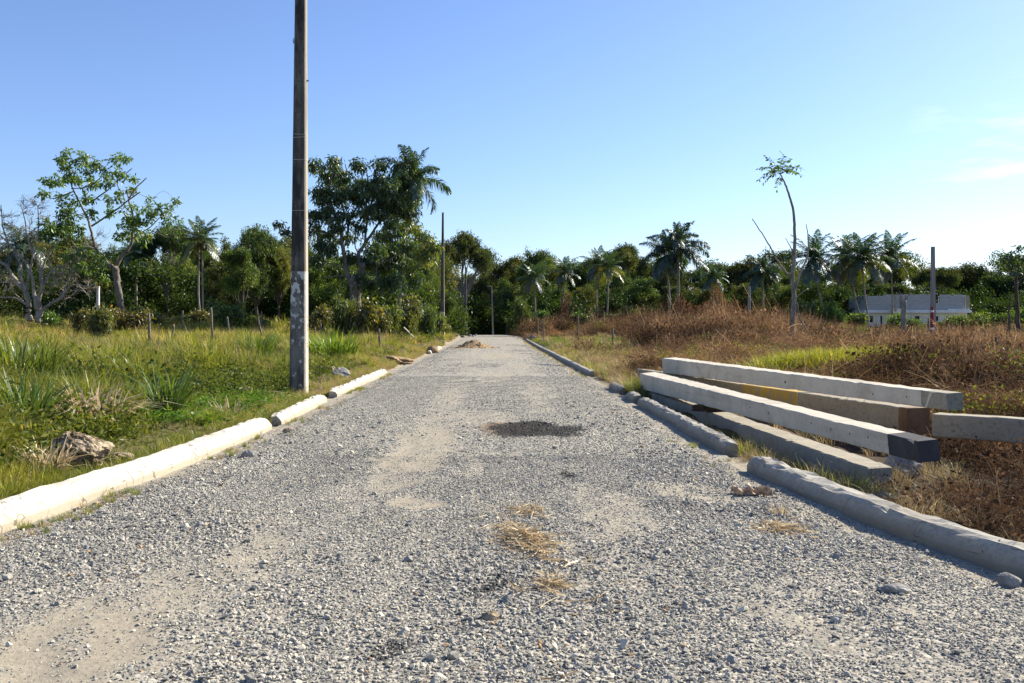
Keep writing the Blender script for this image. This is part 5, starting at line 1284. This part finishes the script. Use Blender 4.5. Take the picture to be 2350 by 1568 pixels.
M_WEED = leafmat('weed_leaf', (0.04, 0.065, 0.015), (0.125, 0.15, 0.04), (0.24, 0.2, 0.08), 0.38, 0.01, inst=True)
x, y = ground_pts(5200, -420, 1100, 6.5, 85, -.3)
k = (x < xl(y) - .9) & (fbm(x * .3, y * .25, 4, 163) > .50); x, y = x[k], y[k]; n = len(x)
hw_ = rg.uniform(.14, .42, n) * (1 + .8 * S(40, 62, y)) * (1 + .35 * S(-4.5, -6, x) * S(30, 16, y)); 
scatter('field_weeds', np.stack([x, y, zg(x, y) - .03], -1), rots(n, .2), np.stack([hw_, hw_, hw_ * rg.uniform(.6, 1.3, n)], -1), rg.integers(0, 5, n), np.clip(rg.normal(.5, .25, n), 0, 1),
        [leaf_puff(40 + i, M_WEED, 230, (1.1, 1.1, 1.0), (.20, .085), .45) for i in range(5)], 'scruffy olive weeds growing through the left field', None)
# leafy ground cover close to the left kerb
x, y = ground_pts(3600, -350, 900, 5.2, 22)
k = (x < xl(y) - .62) & (fbm(x * .5, y * .4, 3, 63) > .47); x, y = x[k], y[k]; n = len(x)
scatter('ground_cover', np.stack([x, y, zg(x, y)], -1), rots(n, .15), rg.uniform(.5, .95, n), rg.integers(0, 4, n), np.clip(rg.normal(.6, .2, n), 0, 1), G_COV, 'low leafy creeping weeds in the grass next to the left kerb', None)

# dry brush on the right
def bramble(seed, nb=130, nl=85):
    g = np.random.default_rng(seed); mb = MB()
    for _ in range(nb):
        b = np.array([g.uniform(-.5, .5), g.uniform(-.5, .5), g.uniform(-.05, .3)]); az = g.uniform(0, 6.28); l = g.uniform(.35, 1.0)
        e = nrm([math.cos(az), math.sin(az), g.uniform(.1, 1.7)]); t_ = np.linspace(0, 1, 5)
        c = b + e * l * t_[:, None] + np.cross(e, g.normal(0, 1, 3))[None] * l * .35 * (t_ ** 2)[:, None] - np.array([0, 0, 1]) * (l * .45 * t_ ** 2.2)[:, None]
        w = nrm(np.cross(e, g.normal(0, 1, 3))) * g.uniform(.002, .0055)
        i = np.arange(4)
        mb.add(np.concatenate([c - w, c + w]), [np.stack([i, i + 1, i + 6, i + 5], -1)], np.clip(g.normal(.36, .25), 0, 1))
    for _ in range(26):
        b = np.array([g.uniform(-.5, .5), g.uniform(-.5, .5), 0]); e = np.array([g.normal(0, .22), g.normal(0, .22), g.uniform(.55, 1.0)]); m_ = b + e * .5 + g.normal(0, .05, 3)
        w = np.array([g.uniform(.002, .005), 0, 0]); mb.add([b - w, b + w, m_ + w * .8, m_ - w * .8, b + e + w * .3, b + e - w * .3], [np.array([[0, 1, 2, 3], [3, 2, 4, 5]])], np.clip(g.normal(.5, .25), 0, 1))
    for _ in range(nl):
        a = np.array([g.uniform(-.55, .55), g.uniform(-.55, .55), g.uniform(0, .75)]); d = nrm(g.normal(0, 1, 3) + (0, 0, -.4)); l = g.uniform(.05, .13); s = nrm(np.cross(d, g.normal(0, 1, 3))) * l * .28
        mb.add([a, a + d * l * .5 + s, a + d * l, a + d * l * .5 - s], [np.array([[0, 1, 2, 3]])], np.clip(g.normal(.35, .2), 0, 1))
    return mb.mesh('bramble', M_BRUSH)
BR = [bramble(i) for i in range(6)]
x, y = ground_pts(15000, 1190, 2750, 13.5, 112, -.25)
vx = VX + FPX * x / y
f1 = fbm(x * .22, y * .2, 4, 64)
ok = (x > xr(y) + .6)
ok &= ~((x < 9.6) & (y > 42) & (y < 74))                 # lawn
ok &= ~((x < 5.6) & (y < 21.5))                          # pile of poles
ok &= ~((y < 46) & (x < 3.9)) & ~((vx < 1480) & (y < 44) & (rg.random(len(x)) < .9))
ok &= ~((x > 4.6) & (x < 10.8) & (y > 19.5) & (y < 24.6))   # green tufts
ok &= ~((y < 17) & (rg.random(len(x)) < .55))
x, y, f1, vx = x[ok], y[ok], f1[ok], vx[ok]; n = len(x)
hh_ = (.22 + 1.5 * S(.38, .64, f1) * (.6 + .8 * vn(x * .9, y * .7, 68))) * (.5 + .5 * S(17, 30, y)) * rg.uniform(.6, 1.25, n) * np.where(y > 74, 1.25, 1) * (1 - .35 * S(40, 60, y) * S(60, 40, y))
hh_ *= 1 - (.35 + .2 * S(30, 50, y)) * S(1780, 1960, vx) * S(16, 26, y)
hh_ *= 1 - .5 * S(1940, 1990, vx) * S(2290, 2240, vx) * S(40, 50, y)
sw = rg.uniform(.7, 1.25, n) * (1 + .4 * S(40, 90, y))
lift = rg.random(n) ** 2 * .25 * hh_
scatter('dead_brush', np.stack([x, y, zg(x, y) + lift - .05], -1), rots(n, .3), np.stack([sw, sw, hh_], -1), rg.integers(0, 6, n), np.clip(.5 + (fbm(x * .35, y * .35, 3, 65) - .5) * 2.4 + rg.normal(0, .2, n), 0, 1), BR,
        'tangled brown dead brush and vines covering the right field', None)
xb, yb = rg.uniform(3.3, 11, 2000), rg.uniform(4.2, 16.5, 2000)
kb_ = (xb > xr(yb) + .5) & ~((xb < 5.2) & (yb > 8.2)); xb, yb = xb[kb_], yb[kb_]; nb_ = len(xb)
sb_ = rg.uniform(.25, .6, nb_)
scatter('burnt_brush', np.stack([xb, yb, zg(xb, yb) - .04], -1), rots(nb_, .3), np.stack([sb_, sb_, sb_ * rg.uniform(.4, .9, nb_)], -1), rg.integers(0, 6, nb_), np.clip(rg.normal(.15, .22, nb_), 0, 1), BR,
        'scorched stalks and ash around the slanting pole ends', None)
k = rg.random(n) < .085; xs2, ys2 = x[k], y[k]; n2_ = len(xs2)
sc2 = rg.uniform(.25, .6, n2_) * (1 + .5 * S(40, 80, ys2))
scatter('brush_weeds', np.stack([xs2, ys2, zg(xs2, ys2) + hh_[k] * .35], -1), rots(n2_, .2), sc2, rg.integers(0, 5, n2_), np.clip(rg.normal(.65, .2, n2_), 0, 1), [leaf_puff(50 + i, M_WEED, 200, (1.0, 1.0, .9), (.16, .075), .5) for i in range(5)],
        'green weeds growing through the dead brush', None)
# dry and green grass through the brush, on verges, round the poles
PX_, PY_, PH, PK, PT = [], [], [], [], []
def addg(x, y, h, kind, tint=.5):
    n = len(x); PX_.append(x); PY_.append(y); PH.append(np.broadcast_to(h, (n,)) * rg.uniform(.6, 1.3, n)); PK.append(np.broadcast_to(kind, (n,)) + rg.integers(0, 4, n)); PT.append(np.clip(tint + rg.normal(0, .15, n), 0, 1))
x, y = ground_pts(3000, 1190, 2700, 17, 110, -.25); k = (x > xr(y) + .5) & ~((x < 5.4) & (y < 21)); addg(x[k], y[k], .55, 8, .5)
x, y = rg.uniform(2.95, 6, 2600), rg.uniform(19, 44, 2600); k = x > xr(y) + .3; addg(x[k], y[k], .33, np.where(rg.random(k.sum()) < .62, 8, 4), .55)
x, y = rg.uniform(3.2, 9.8, 6500), rg.uniform(41, 76, 6500); k = x > xr(y) + .35; addg(x[k], y[k], .13, 0, .55)
x, y = np.concatenate([7.5 + rg.normal(0, .62, 700), 9.25 + rg.normal(0, .5, 480)]), np.concatenate([22.7 + rg.normal(0, .45, 700), 23.1 + rg.normal(0, .4, 480)]); addg(x + .35, y - .25, .66, np.where(rg.random(1180) < .75, 0, 4), .9)
x, y = 7.8 + rg.normal(0, 1.5, 1100), 21.2 + rg.normal(0, .8, 1100); k = x > 5.5; addg(x[k], y[k], .3, 8, .7)
x, y = rg.uniform(9, 40, 2600), rg.uniform(62, 118, 2600); k = VX + FPX * x / y > 1800; addg(x[k], y[k], .5, np.where(rg.random(k.sum()) < .65, 0, 4), .7)
x, y = rg.uniform(4.2, 9, 300), rg.uniform(5, 15, 300); k = rg.random(300) < S(.46, .66, fbm(x * .8, y * .8, 3, 66)); addg(x[k], y[k], .3, 8, .2)
x, y = rg.uniform(3.25, 4.6, 140), rg.uniform(4, 9.5, 140); k = x > xr(y) + .3; addg(x[k], y[k], .24, 8, .25)
for cx, cy, cn_, hh2, kk in ((2.98, 10.0, 34, .24, 4), (3.15, 8.25, 26, .34, 0), (3.3, 7.75, 40, .3, 4), (3.0, 9.3, 26, .2, 8), (3.4, 7.4, 30, .26, 8), (3.05, 19.2, 60, .4, 0), (3.0, 20.5, 50, .35, 8), (2.95, 13, 20, .14, 8), (2.93, 15.5, 20, .15, 8), (3.25, 18.6, 30, .34, 0), (2.35, 9.6, 8, .06, 0), (2.3, 11, 10, .07, 4)):
    addg(cx + rg.normal(0, .12, cn_), cy + rg.normal(0, .3, cn_), hh2, np.where(rg.random(cn_) < .5, 8, kk), .38)
y = rg.uniform(3.5, 17, 1300); x = xl(y) - .2 - np.abs(rg.normal(0, .12, 1300)); addg(x, y, .2, rg.choice([0, 4, 8, 0], 1300), .5)
# weeds along the foot of the left kerb
y = rg.uniform(4, 26, 420); x = xl(y) + .06 + np.abs(rg.normal(0, .16, 420)); k = fbm(x * 2, y * .9, 3, 67) > .52; addg(x[k], y[k], .075, np.where(rg.random(k.sum()) < .6, 0, 8), .6)
y = rg.uniform(12, 60, 1500); x = xl(y) - .25 - np.abs(rg.normal(0, .25, 1500)); addg(x, y, .2, np.where(rg.random(1500) < .6, 8, 4), .6)
y = rg.uniform(24, 72, 260); x = xr(y) - .1 - np.abs(rg.normal(0, .18, 260)); addg(x, y, .1, np.where(rg.random(260) < .6, 8, 4), .6)
x, y, h, kind, tint = map(np.concatenate, (PX_, PY_, PH, PK, PT)); n = len(x)
onroad = (x > xl(y)) & (x < xr(y))
z = np.where(onroad, road_z(x, y), zg(x, y)); sw = h * rg.uniform(.9, 1.4, n)
scatter('verge_grass', np.stack([x, y, z], -1), rots(n), np.stack([sw, sw, h], -1), kind, tint, G_GREEN + G_MIX + G_DRY, 'dry and green grass on the verges and around the stacked poles', None)

# big single grass clumps on the left
def clump(label, px, py, d, hpx, seed, nb=90, lean=.75, width=.009, color=(1, 1, 1), mat=M_CLUMP, spread=.2, tone=(.4, .2)):
    b = P(px, py, d); b[2] = float(zg(b[0], d)); h = 1.3 * hpx * d / FPX
    mb = tuft(seed, nb, mat, h, spread, lean, width, .35, tone, 6)
    th = thing('grass_clump', label, 'grass clump', b, 0, 'large grass clumps on the left')
    obj('blades', mb.mesh('blades', mat), th, color=color)
clump('tall wide-bladed green clump at the left edge behind the limestone boulder', 60, 1035, 9.8, 150, 1, 260, .75, .016)
clump('dry curling pale clump right of the limestone boulder', 215, 990, 10.4, 110, 2, 230, 1.2, .016, (1, 1, 1), M_STRAW, .3, (.5, .25))
clump('dead straw clump in front of the limestone boulder', 105, 1110, 8.0, 85, 3, 150, 1.1, .012, (1, 1, 1), M_STRAW, .16, (.5, .25))
clump('dark green spiky clump by the kerb left of the pole', 385, 965, 12.2, 120, 4, 170, .75, .012, (.9, .95, .9))
clump('thick tall clump of bright reeds at the left edge of the field', 60, 905, 17.0, 120, 5, 320, .7, .016, (1.5, 1.2, 1), M_CLUMP, .5)
clump('rounded green clump in the field left of the pole', 590, 835, 29.0, 70, 6, 260, .9, .016, (1.2, 1.1, 1), M_CLUMP, .5)
clump('wide bright green clump just right of the pole', 760, 825, 31.0, 65, 7, 330, .9, .018, (1.6, 1.5, 1), M_CLUMP, .8)
clump('pale dry clump at the kerb beside the small brown rock', 520, 945, 12.9, 55, 8, 110, 1.05, .008, (1, 1, 1), M_STRAW, .15, (.4, .2))
clump('olive grass clump near the left edge in the middle field', 130, 850, 24.0, 60, 9, 240, .9, .016, (1.5, 1.2, 1), M_CLUMP, .5)
clump('low green clump beside the fence on the far left', 345, 800, 34.0, 50, 10, 220, .9, .018, (1.4, 1.2, 1), M_CLUMP, .6)

# ------------------------------------------------------------------ rocks, dirt and litter
def rock(name, label, cat, px, py, d, size, mat, seed, rough=.22, rot=0, group=None, sink=.25, pit=0.0):
    b = P(px, py, d); gz_ = float(zg(b[0], d)) if (b[0] < xl(d) or b[0] > xr(d)) else float(road_z(b[0], d))
    bm = bmesh.new(); bmesh.ops.create_icosphere(bm, subdivisions=5 if size[0] > .2 else 4, radius=.5)
    co = np.array([v_.co[:] for v_ in bm.verts]); g = np.random.default_rng(seed); k = nrm(g.normal(size=(9, 3))); o_ = g.uniform(.30, .46, 9)
    for kk, oo in zip(k, o_):   # chop planes
        s_ = co @ kk; co -= np.maximum(s_ - oo, 0)[:, None] * kk * .85
    def n3(p, f, s): return (vn(p[:, 0] * f + p[:, 2] * f * .7, p[:, 1] * f - p[:, 2] * f * .6, s) + vn(p[:, 1] * f + 3, p[:, 2] * f + p[:, 0] * .5 * f, s + 3)) / 2 - .5
    u = nrm(co); co = co * (1 + rough * n3(u, 3, seed) + rough * .5 * n3(u, 8, seed + 1) + rough * .3 * n3(u, 20, seed + 2))[:, None]
    if pit: co *= (1 - pit * np.clip(n3(u, 11, seed + 5) - .08, 0, 1) * 2.2)[:, None]
    for v_, c in zip(bm.verts, co * np.asarray(size)): v_.co = c
    me = bpy.data.meshes.new(name); bm.to_mesh(me); bm.free(); me.materials.append(mat)
    return tag(obj(name, me, None, (b[0], d, gz_ + size[2] * (.5 - sink)), (0, 0, rot)), label, cat, group)
t = NT('limestone'); v = t.co('Object'); nA = t.noise(v, 7, 6, .65); nB = t.noise(v, 30, 4)
M_LIME = t.princ(t.mix(t.rng(nA, .4, .62), (0.12, 0.09, 0.055), (0.40, 0.33, 0.235)), .95, t.bump(t.math('ADD', nA, t.math('MULTIPLY', nB, .5)), 1, .04), .1)
t = NT('grey_rock'); v = t.co('Object'); nA = t.noise(v, 6, 6, .6)
M_GREYR = t.princ(t.mix(t.rng(nA, .35, .65), (0.12, 0.12, 0.125), (0.3, 0.295, 0.285)), .9, t.bump(nA, .8, .04), .15)
t = NT('ochre_soil'); v = t.co('Object'); nA = t.noise(v, 5, 6, .65); nB = t.noise(v, 24, 4)
M_OCHRE = t.princ(t.mix(t.rng(nA, .38, .62), (0.22, 0.15, 0.08), (0.40, 0.29, 0.17)), .95, t.bump(nB, 1, .05), .1)
rock('limestone_boulder', 'pitted tan limestone boulder behind the left kerb', 'boulder', 183, 1078, 8.55, (.54, .46, .40), M_LIME, 1, .3, .3, pit=.5, sink=.2)
rock('limestone_boulder', 'small grey brown rubble piece right of the limestone boulder', 'boulder', 272, 1050, 8.95, (.3, .3, .16), M_LIME, 2, .3, 1.2, pit=.4)
rock('brown_rock', 'small brown rock in the grass left of the pole', 'rock', 560, 905, 16.5, (.34, .3, .24), M_LIME, 3, .3, .5)
rock('mossy_boulder', 'large mossy brown boulder just right of the pole', 'boulder', 745, 858, 24, (.62, .55, .38), M_LIME, 4, .25, .2)
rock('grey_rock', 'blue grey angular rock between pole and kerb', 'rock', 782, 872, 22.4, (.5, .4, .34), M_GREYR, 5, .2, .9)
rock('ochre_lump', 'round ochre soil lump on the left edge by the dirt pile', 'soil lump', 993, 800, 45, (.62, .6, .5), M_OCHRE, 6, .2, 0)
rock('grey_rock', 'small upright grey stone above the ochre soil lump', 'rock', 1001, 786, 47, (.22, .2, .34), M_GREYR, 7, .2, 0, sink=.15)
rock('ochre_patch', 'low ochre soil heap on the left verge between kerb pieces', 'soil heap', 905, 832, 33, (1.3, 2.2, .42), M_OCHRE, 8, .35, .2, sink=.42)
rock('grey_rock', 'dark charred rock behind the right kerb under the pole ends', 'rock', 2020, 1150, 7.7, (.34, .3, .22), M_GREYR, 9, .3, .4)
rock('grey_rock', 'charred boulder beneath the right-hand slanting pole', 'rock', 2075, 1085, 9.2, (.5, .4, .32), M_GREYR, 10, .3, .9)
rock('concrete_rubble', 'broken concrete lump at the bottom right kerb end', 'rubble', 2315, 1335, 5.05, (.16, .1, .1), M_GREYR, 11, .2, .2)
rock('grey_rock', 'largest flat grey stone among the gravel at the lower right', 'rock', 2050, 1365, 4.7, (.17, .13, .07), M_GREYR, 12, .25, .4, sink=.35)
rock('grey_rock', 'dark stone lying on the sandy gutter beside the right kerb gap', 'rock', 1832, 1065, 9.1, (.11, .1, .07), M_GREYR, 13, .2, .4, sink=.2)
rock('grey_rock', 'long brown stone on the gravel below the left kerb end', 'rock', 663, 990, 11.95, (.19, .1, .08), M_LIME, 14, .2, .1, sink=.2)
rock('grey_rock', 'dark angular stone on the gravel right of the left kerb', 'rock', 573, 1047, 9.7, (.2, .14, .1), M_GREYR, 15, .2, .1, sink=.2)
rock('grey_rock', 'pale flat stone in the gravel in front of the straw', 'rock', 1125, 1430, 4.27, (.085, .06, .05), M_LIME, 16, .2, .1, sink=.25)
for i, (px, py, d, s) in enumerate([(1062, 769, 88, .5), (1078, 768, 92, .45), (1092, 768, 95, .35), (1046, 768, 90, .4), (1086, 771, 90, .3), (1205, 772, 78, .5), (1222, 775, 74, .55), (1215, 770, 80, .4), (1036, 778, 75, .4), (1026, 782, 68, .35)]):
    rock('rubble_stone', 'pale rubble stone at the road crest, %s' % ('largest beside the slim dark pole', 'just right of the slim dark pole', 'nearest the dark road end', 'left of the slim dark pole', 'small one in front of the others', 'behind the right kerb end', 'largest at the right kerb end', 'farthest at the right kerb end', 'below the second pole', 'on the left verge below the second pole')[i],
         'rubble', px, py, d, (s, s * .8, s * .8), M_GREYR, 30 + i, .25, i, 'rubble at the road crest', .3)
# dirt pile on the road
dp = P(1092, 800, 52); pn = 70; g = np.random.default_rng(9)
u, w_ = np.meshgrid(np.linspace(-2.2, 2.0, pn), np.linspace(-1.1, 1.1, pn))
hgt = .34 * np.exp(-((u + .1) / .62) ** 2 - (w_ / .5) ** 2) + .13 * np.exp(-((u + .5) / 1.0) ** 2 - (w_ / .6) ** 2) + .07 * np.exp(-((u - .8) / .7) ** 2 - (w_ / .5) ** 2)
hgt = hgt * (1 + .5 * (fbm(u * 3, w_ * 3, 3, 5) - .5)) + (fbm(u * 7, w_ * 7, 3, 6) - .5) * .12 * np.clip(hgt * 6, 0, 1) - .05
xx = dp[0] + u; yy = dp[1] + w_ * 1.3
zz = road_z(xx, yy) + hgt
pile = thing('dirt_pile', 'low heap of brown dirt and clods dumped across the road', 'dirt pile', (dp[0], dp[1], 0))
obj('heap', mesh('heap', np.stack([u, w_ * 1.3, zz], -1), grid_faces(pn, pn), M_OCHRE, False), pile)
cl = stone_mesh('clod', 4, M_OCHRE, .9)
for i in range(70):
    uu, ww = g.normal(-.2, .8), g.normal(-.25, .4); s = g.uniform(.06, .16)
    hz_ = .34 * math.exp(-((uu + .1) / .62) ** 2 - (ww / .5) ** 2) + .13 * math.exp(-((uu + .5) / 1.0) ** 2 - (ww / .6) ** 2) + .07 * math.exp(-((uu - .8) / .7) ** 2 - (ww / .5) ** 2)
    obj('clod', cl, pile, (uu, ww * 1.3, float(road_z(dp[0] + uu, dp[1] + ww * 1.3)) + hz_ - .03 + s * .1), (g.uniform(0, 6), g.uniform(0, 6), 0), s)
# straw on the road
def straw(label, cx, cy, rx, ry, n, seed, up=.05, ln=(.07, .22), rotz=0):
    g = np.random.default_rng(seed); mb = MB()
    for _ in range(n):
        a, r = g.uniform(0, 6.28), abs(g.standard_t(2.5)) * .42; x, y = r * math.cos(a) * rx, r * math.sin(a) * ry
        x, y = x * math.cos(rotz) - y * math.sin(rotz), x * math.sin(rotz) + y * math.cos(rotz)
        z = float(road_z(cx + x, cy + y)) + g.uniform(.005, .02) + up * max(0, 1 - r) * g.random()
        e = nrm([g.normal(), g.normal(), g.normal(0, .22)]); l = g.uniform(*ln); t_ = np.linspace(-.5, .5, 4)[:, None]
        c = np.array([x, y, z]) + e * l * t_ + np.cross(e, Z_) * (t_ ** 2) * l * g.normal(0, .6)
        w = nrm(np.cross(e, g.normal(0, 1, 3))) * g.uniform(.002, .0042); i = np.arange(3)
        mb.add(np.concatenate([c - w, c + w]), [np.stack([i, i + 1, i + 5, i + 4], -1)], np.clip(g.normal(.5, .28), 0, 1))
    th = thing('straw_heap', label, 'straw', (cx, cy, 0), 0, 'straw on the road')
    obj('stalks', mb.mesh('stalks', M_STRAW), th)
sx_, sy_ = (1205 - VX) * 1.4 / (1258 - VY), FPX * 1.4 / (1258 - VY)
straw('flattened heap of golden straw in the middle of the road', sx_, sy_, .16, .5, 430, 1, .05, (.09, .26), rotz=.25)
straw('thin scatter of straw behind the golden heap', .27, 6.6, .16, .35, 70, 2, .01)
straw('few straw stalks lower right of the golden heap', .32, 4.75, .14, .25, 60, 3, .01)
straw('loose straw round the dry tuft near the right kerb', 1.95, 6.2, .25, .4, 110, 4, .02)
b = P(1790, 1180, 6.75); b[2] = float(road_z(b[0], 6.75))
th = thing('dry_tuft', 'upright dry grass tuft on the gravel near the right kerb', 'grass clump', b)
obj('blades', tuft(77, 60, M_STRAW, .17, .06, 1.0, .0022, .4, (.5, .25), 6).mesh('blades', M_STRAW), th)
# crumpled cardboard scrap
t = NT('cardboard'); v = t.co('Object'); M_CARD = t.princ(t.mix(t.rng(t.noise(v, 20, 4), .4, .65), (0.5, 0.38, 0.26), (0.22, 0.15, 0.1)), .85)
g = np.random.default_rng(12); cn_ = 14
u, w_ = np.meshgrid(np.linspace(-.5, .5, cn_), np.linspace(-.5, .5, cn_))
zz = np.abs(fbm(u * 4 + 3, w_ * 4, 3, 3) - .5) * .22 + g.normal(0, .004, u.shape)
b = P(1725, 1128, 7.55); b[2] = float(road_z(b[0], 7.55)) + .005
th = thing('cardboard_scrap', 'crumpled torn cardboard scrap beside the right gutter', 'litter', b)
obj('sheet', mesh('sheet', np.stack([u * .3, w_ * .17, zz], -1), grid_faces(cn_, cn_), M_CARD, False), th)
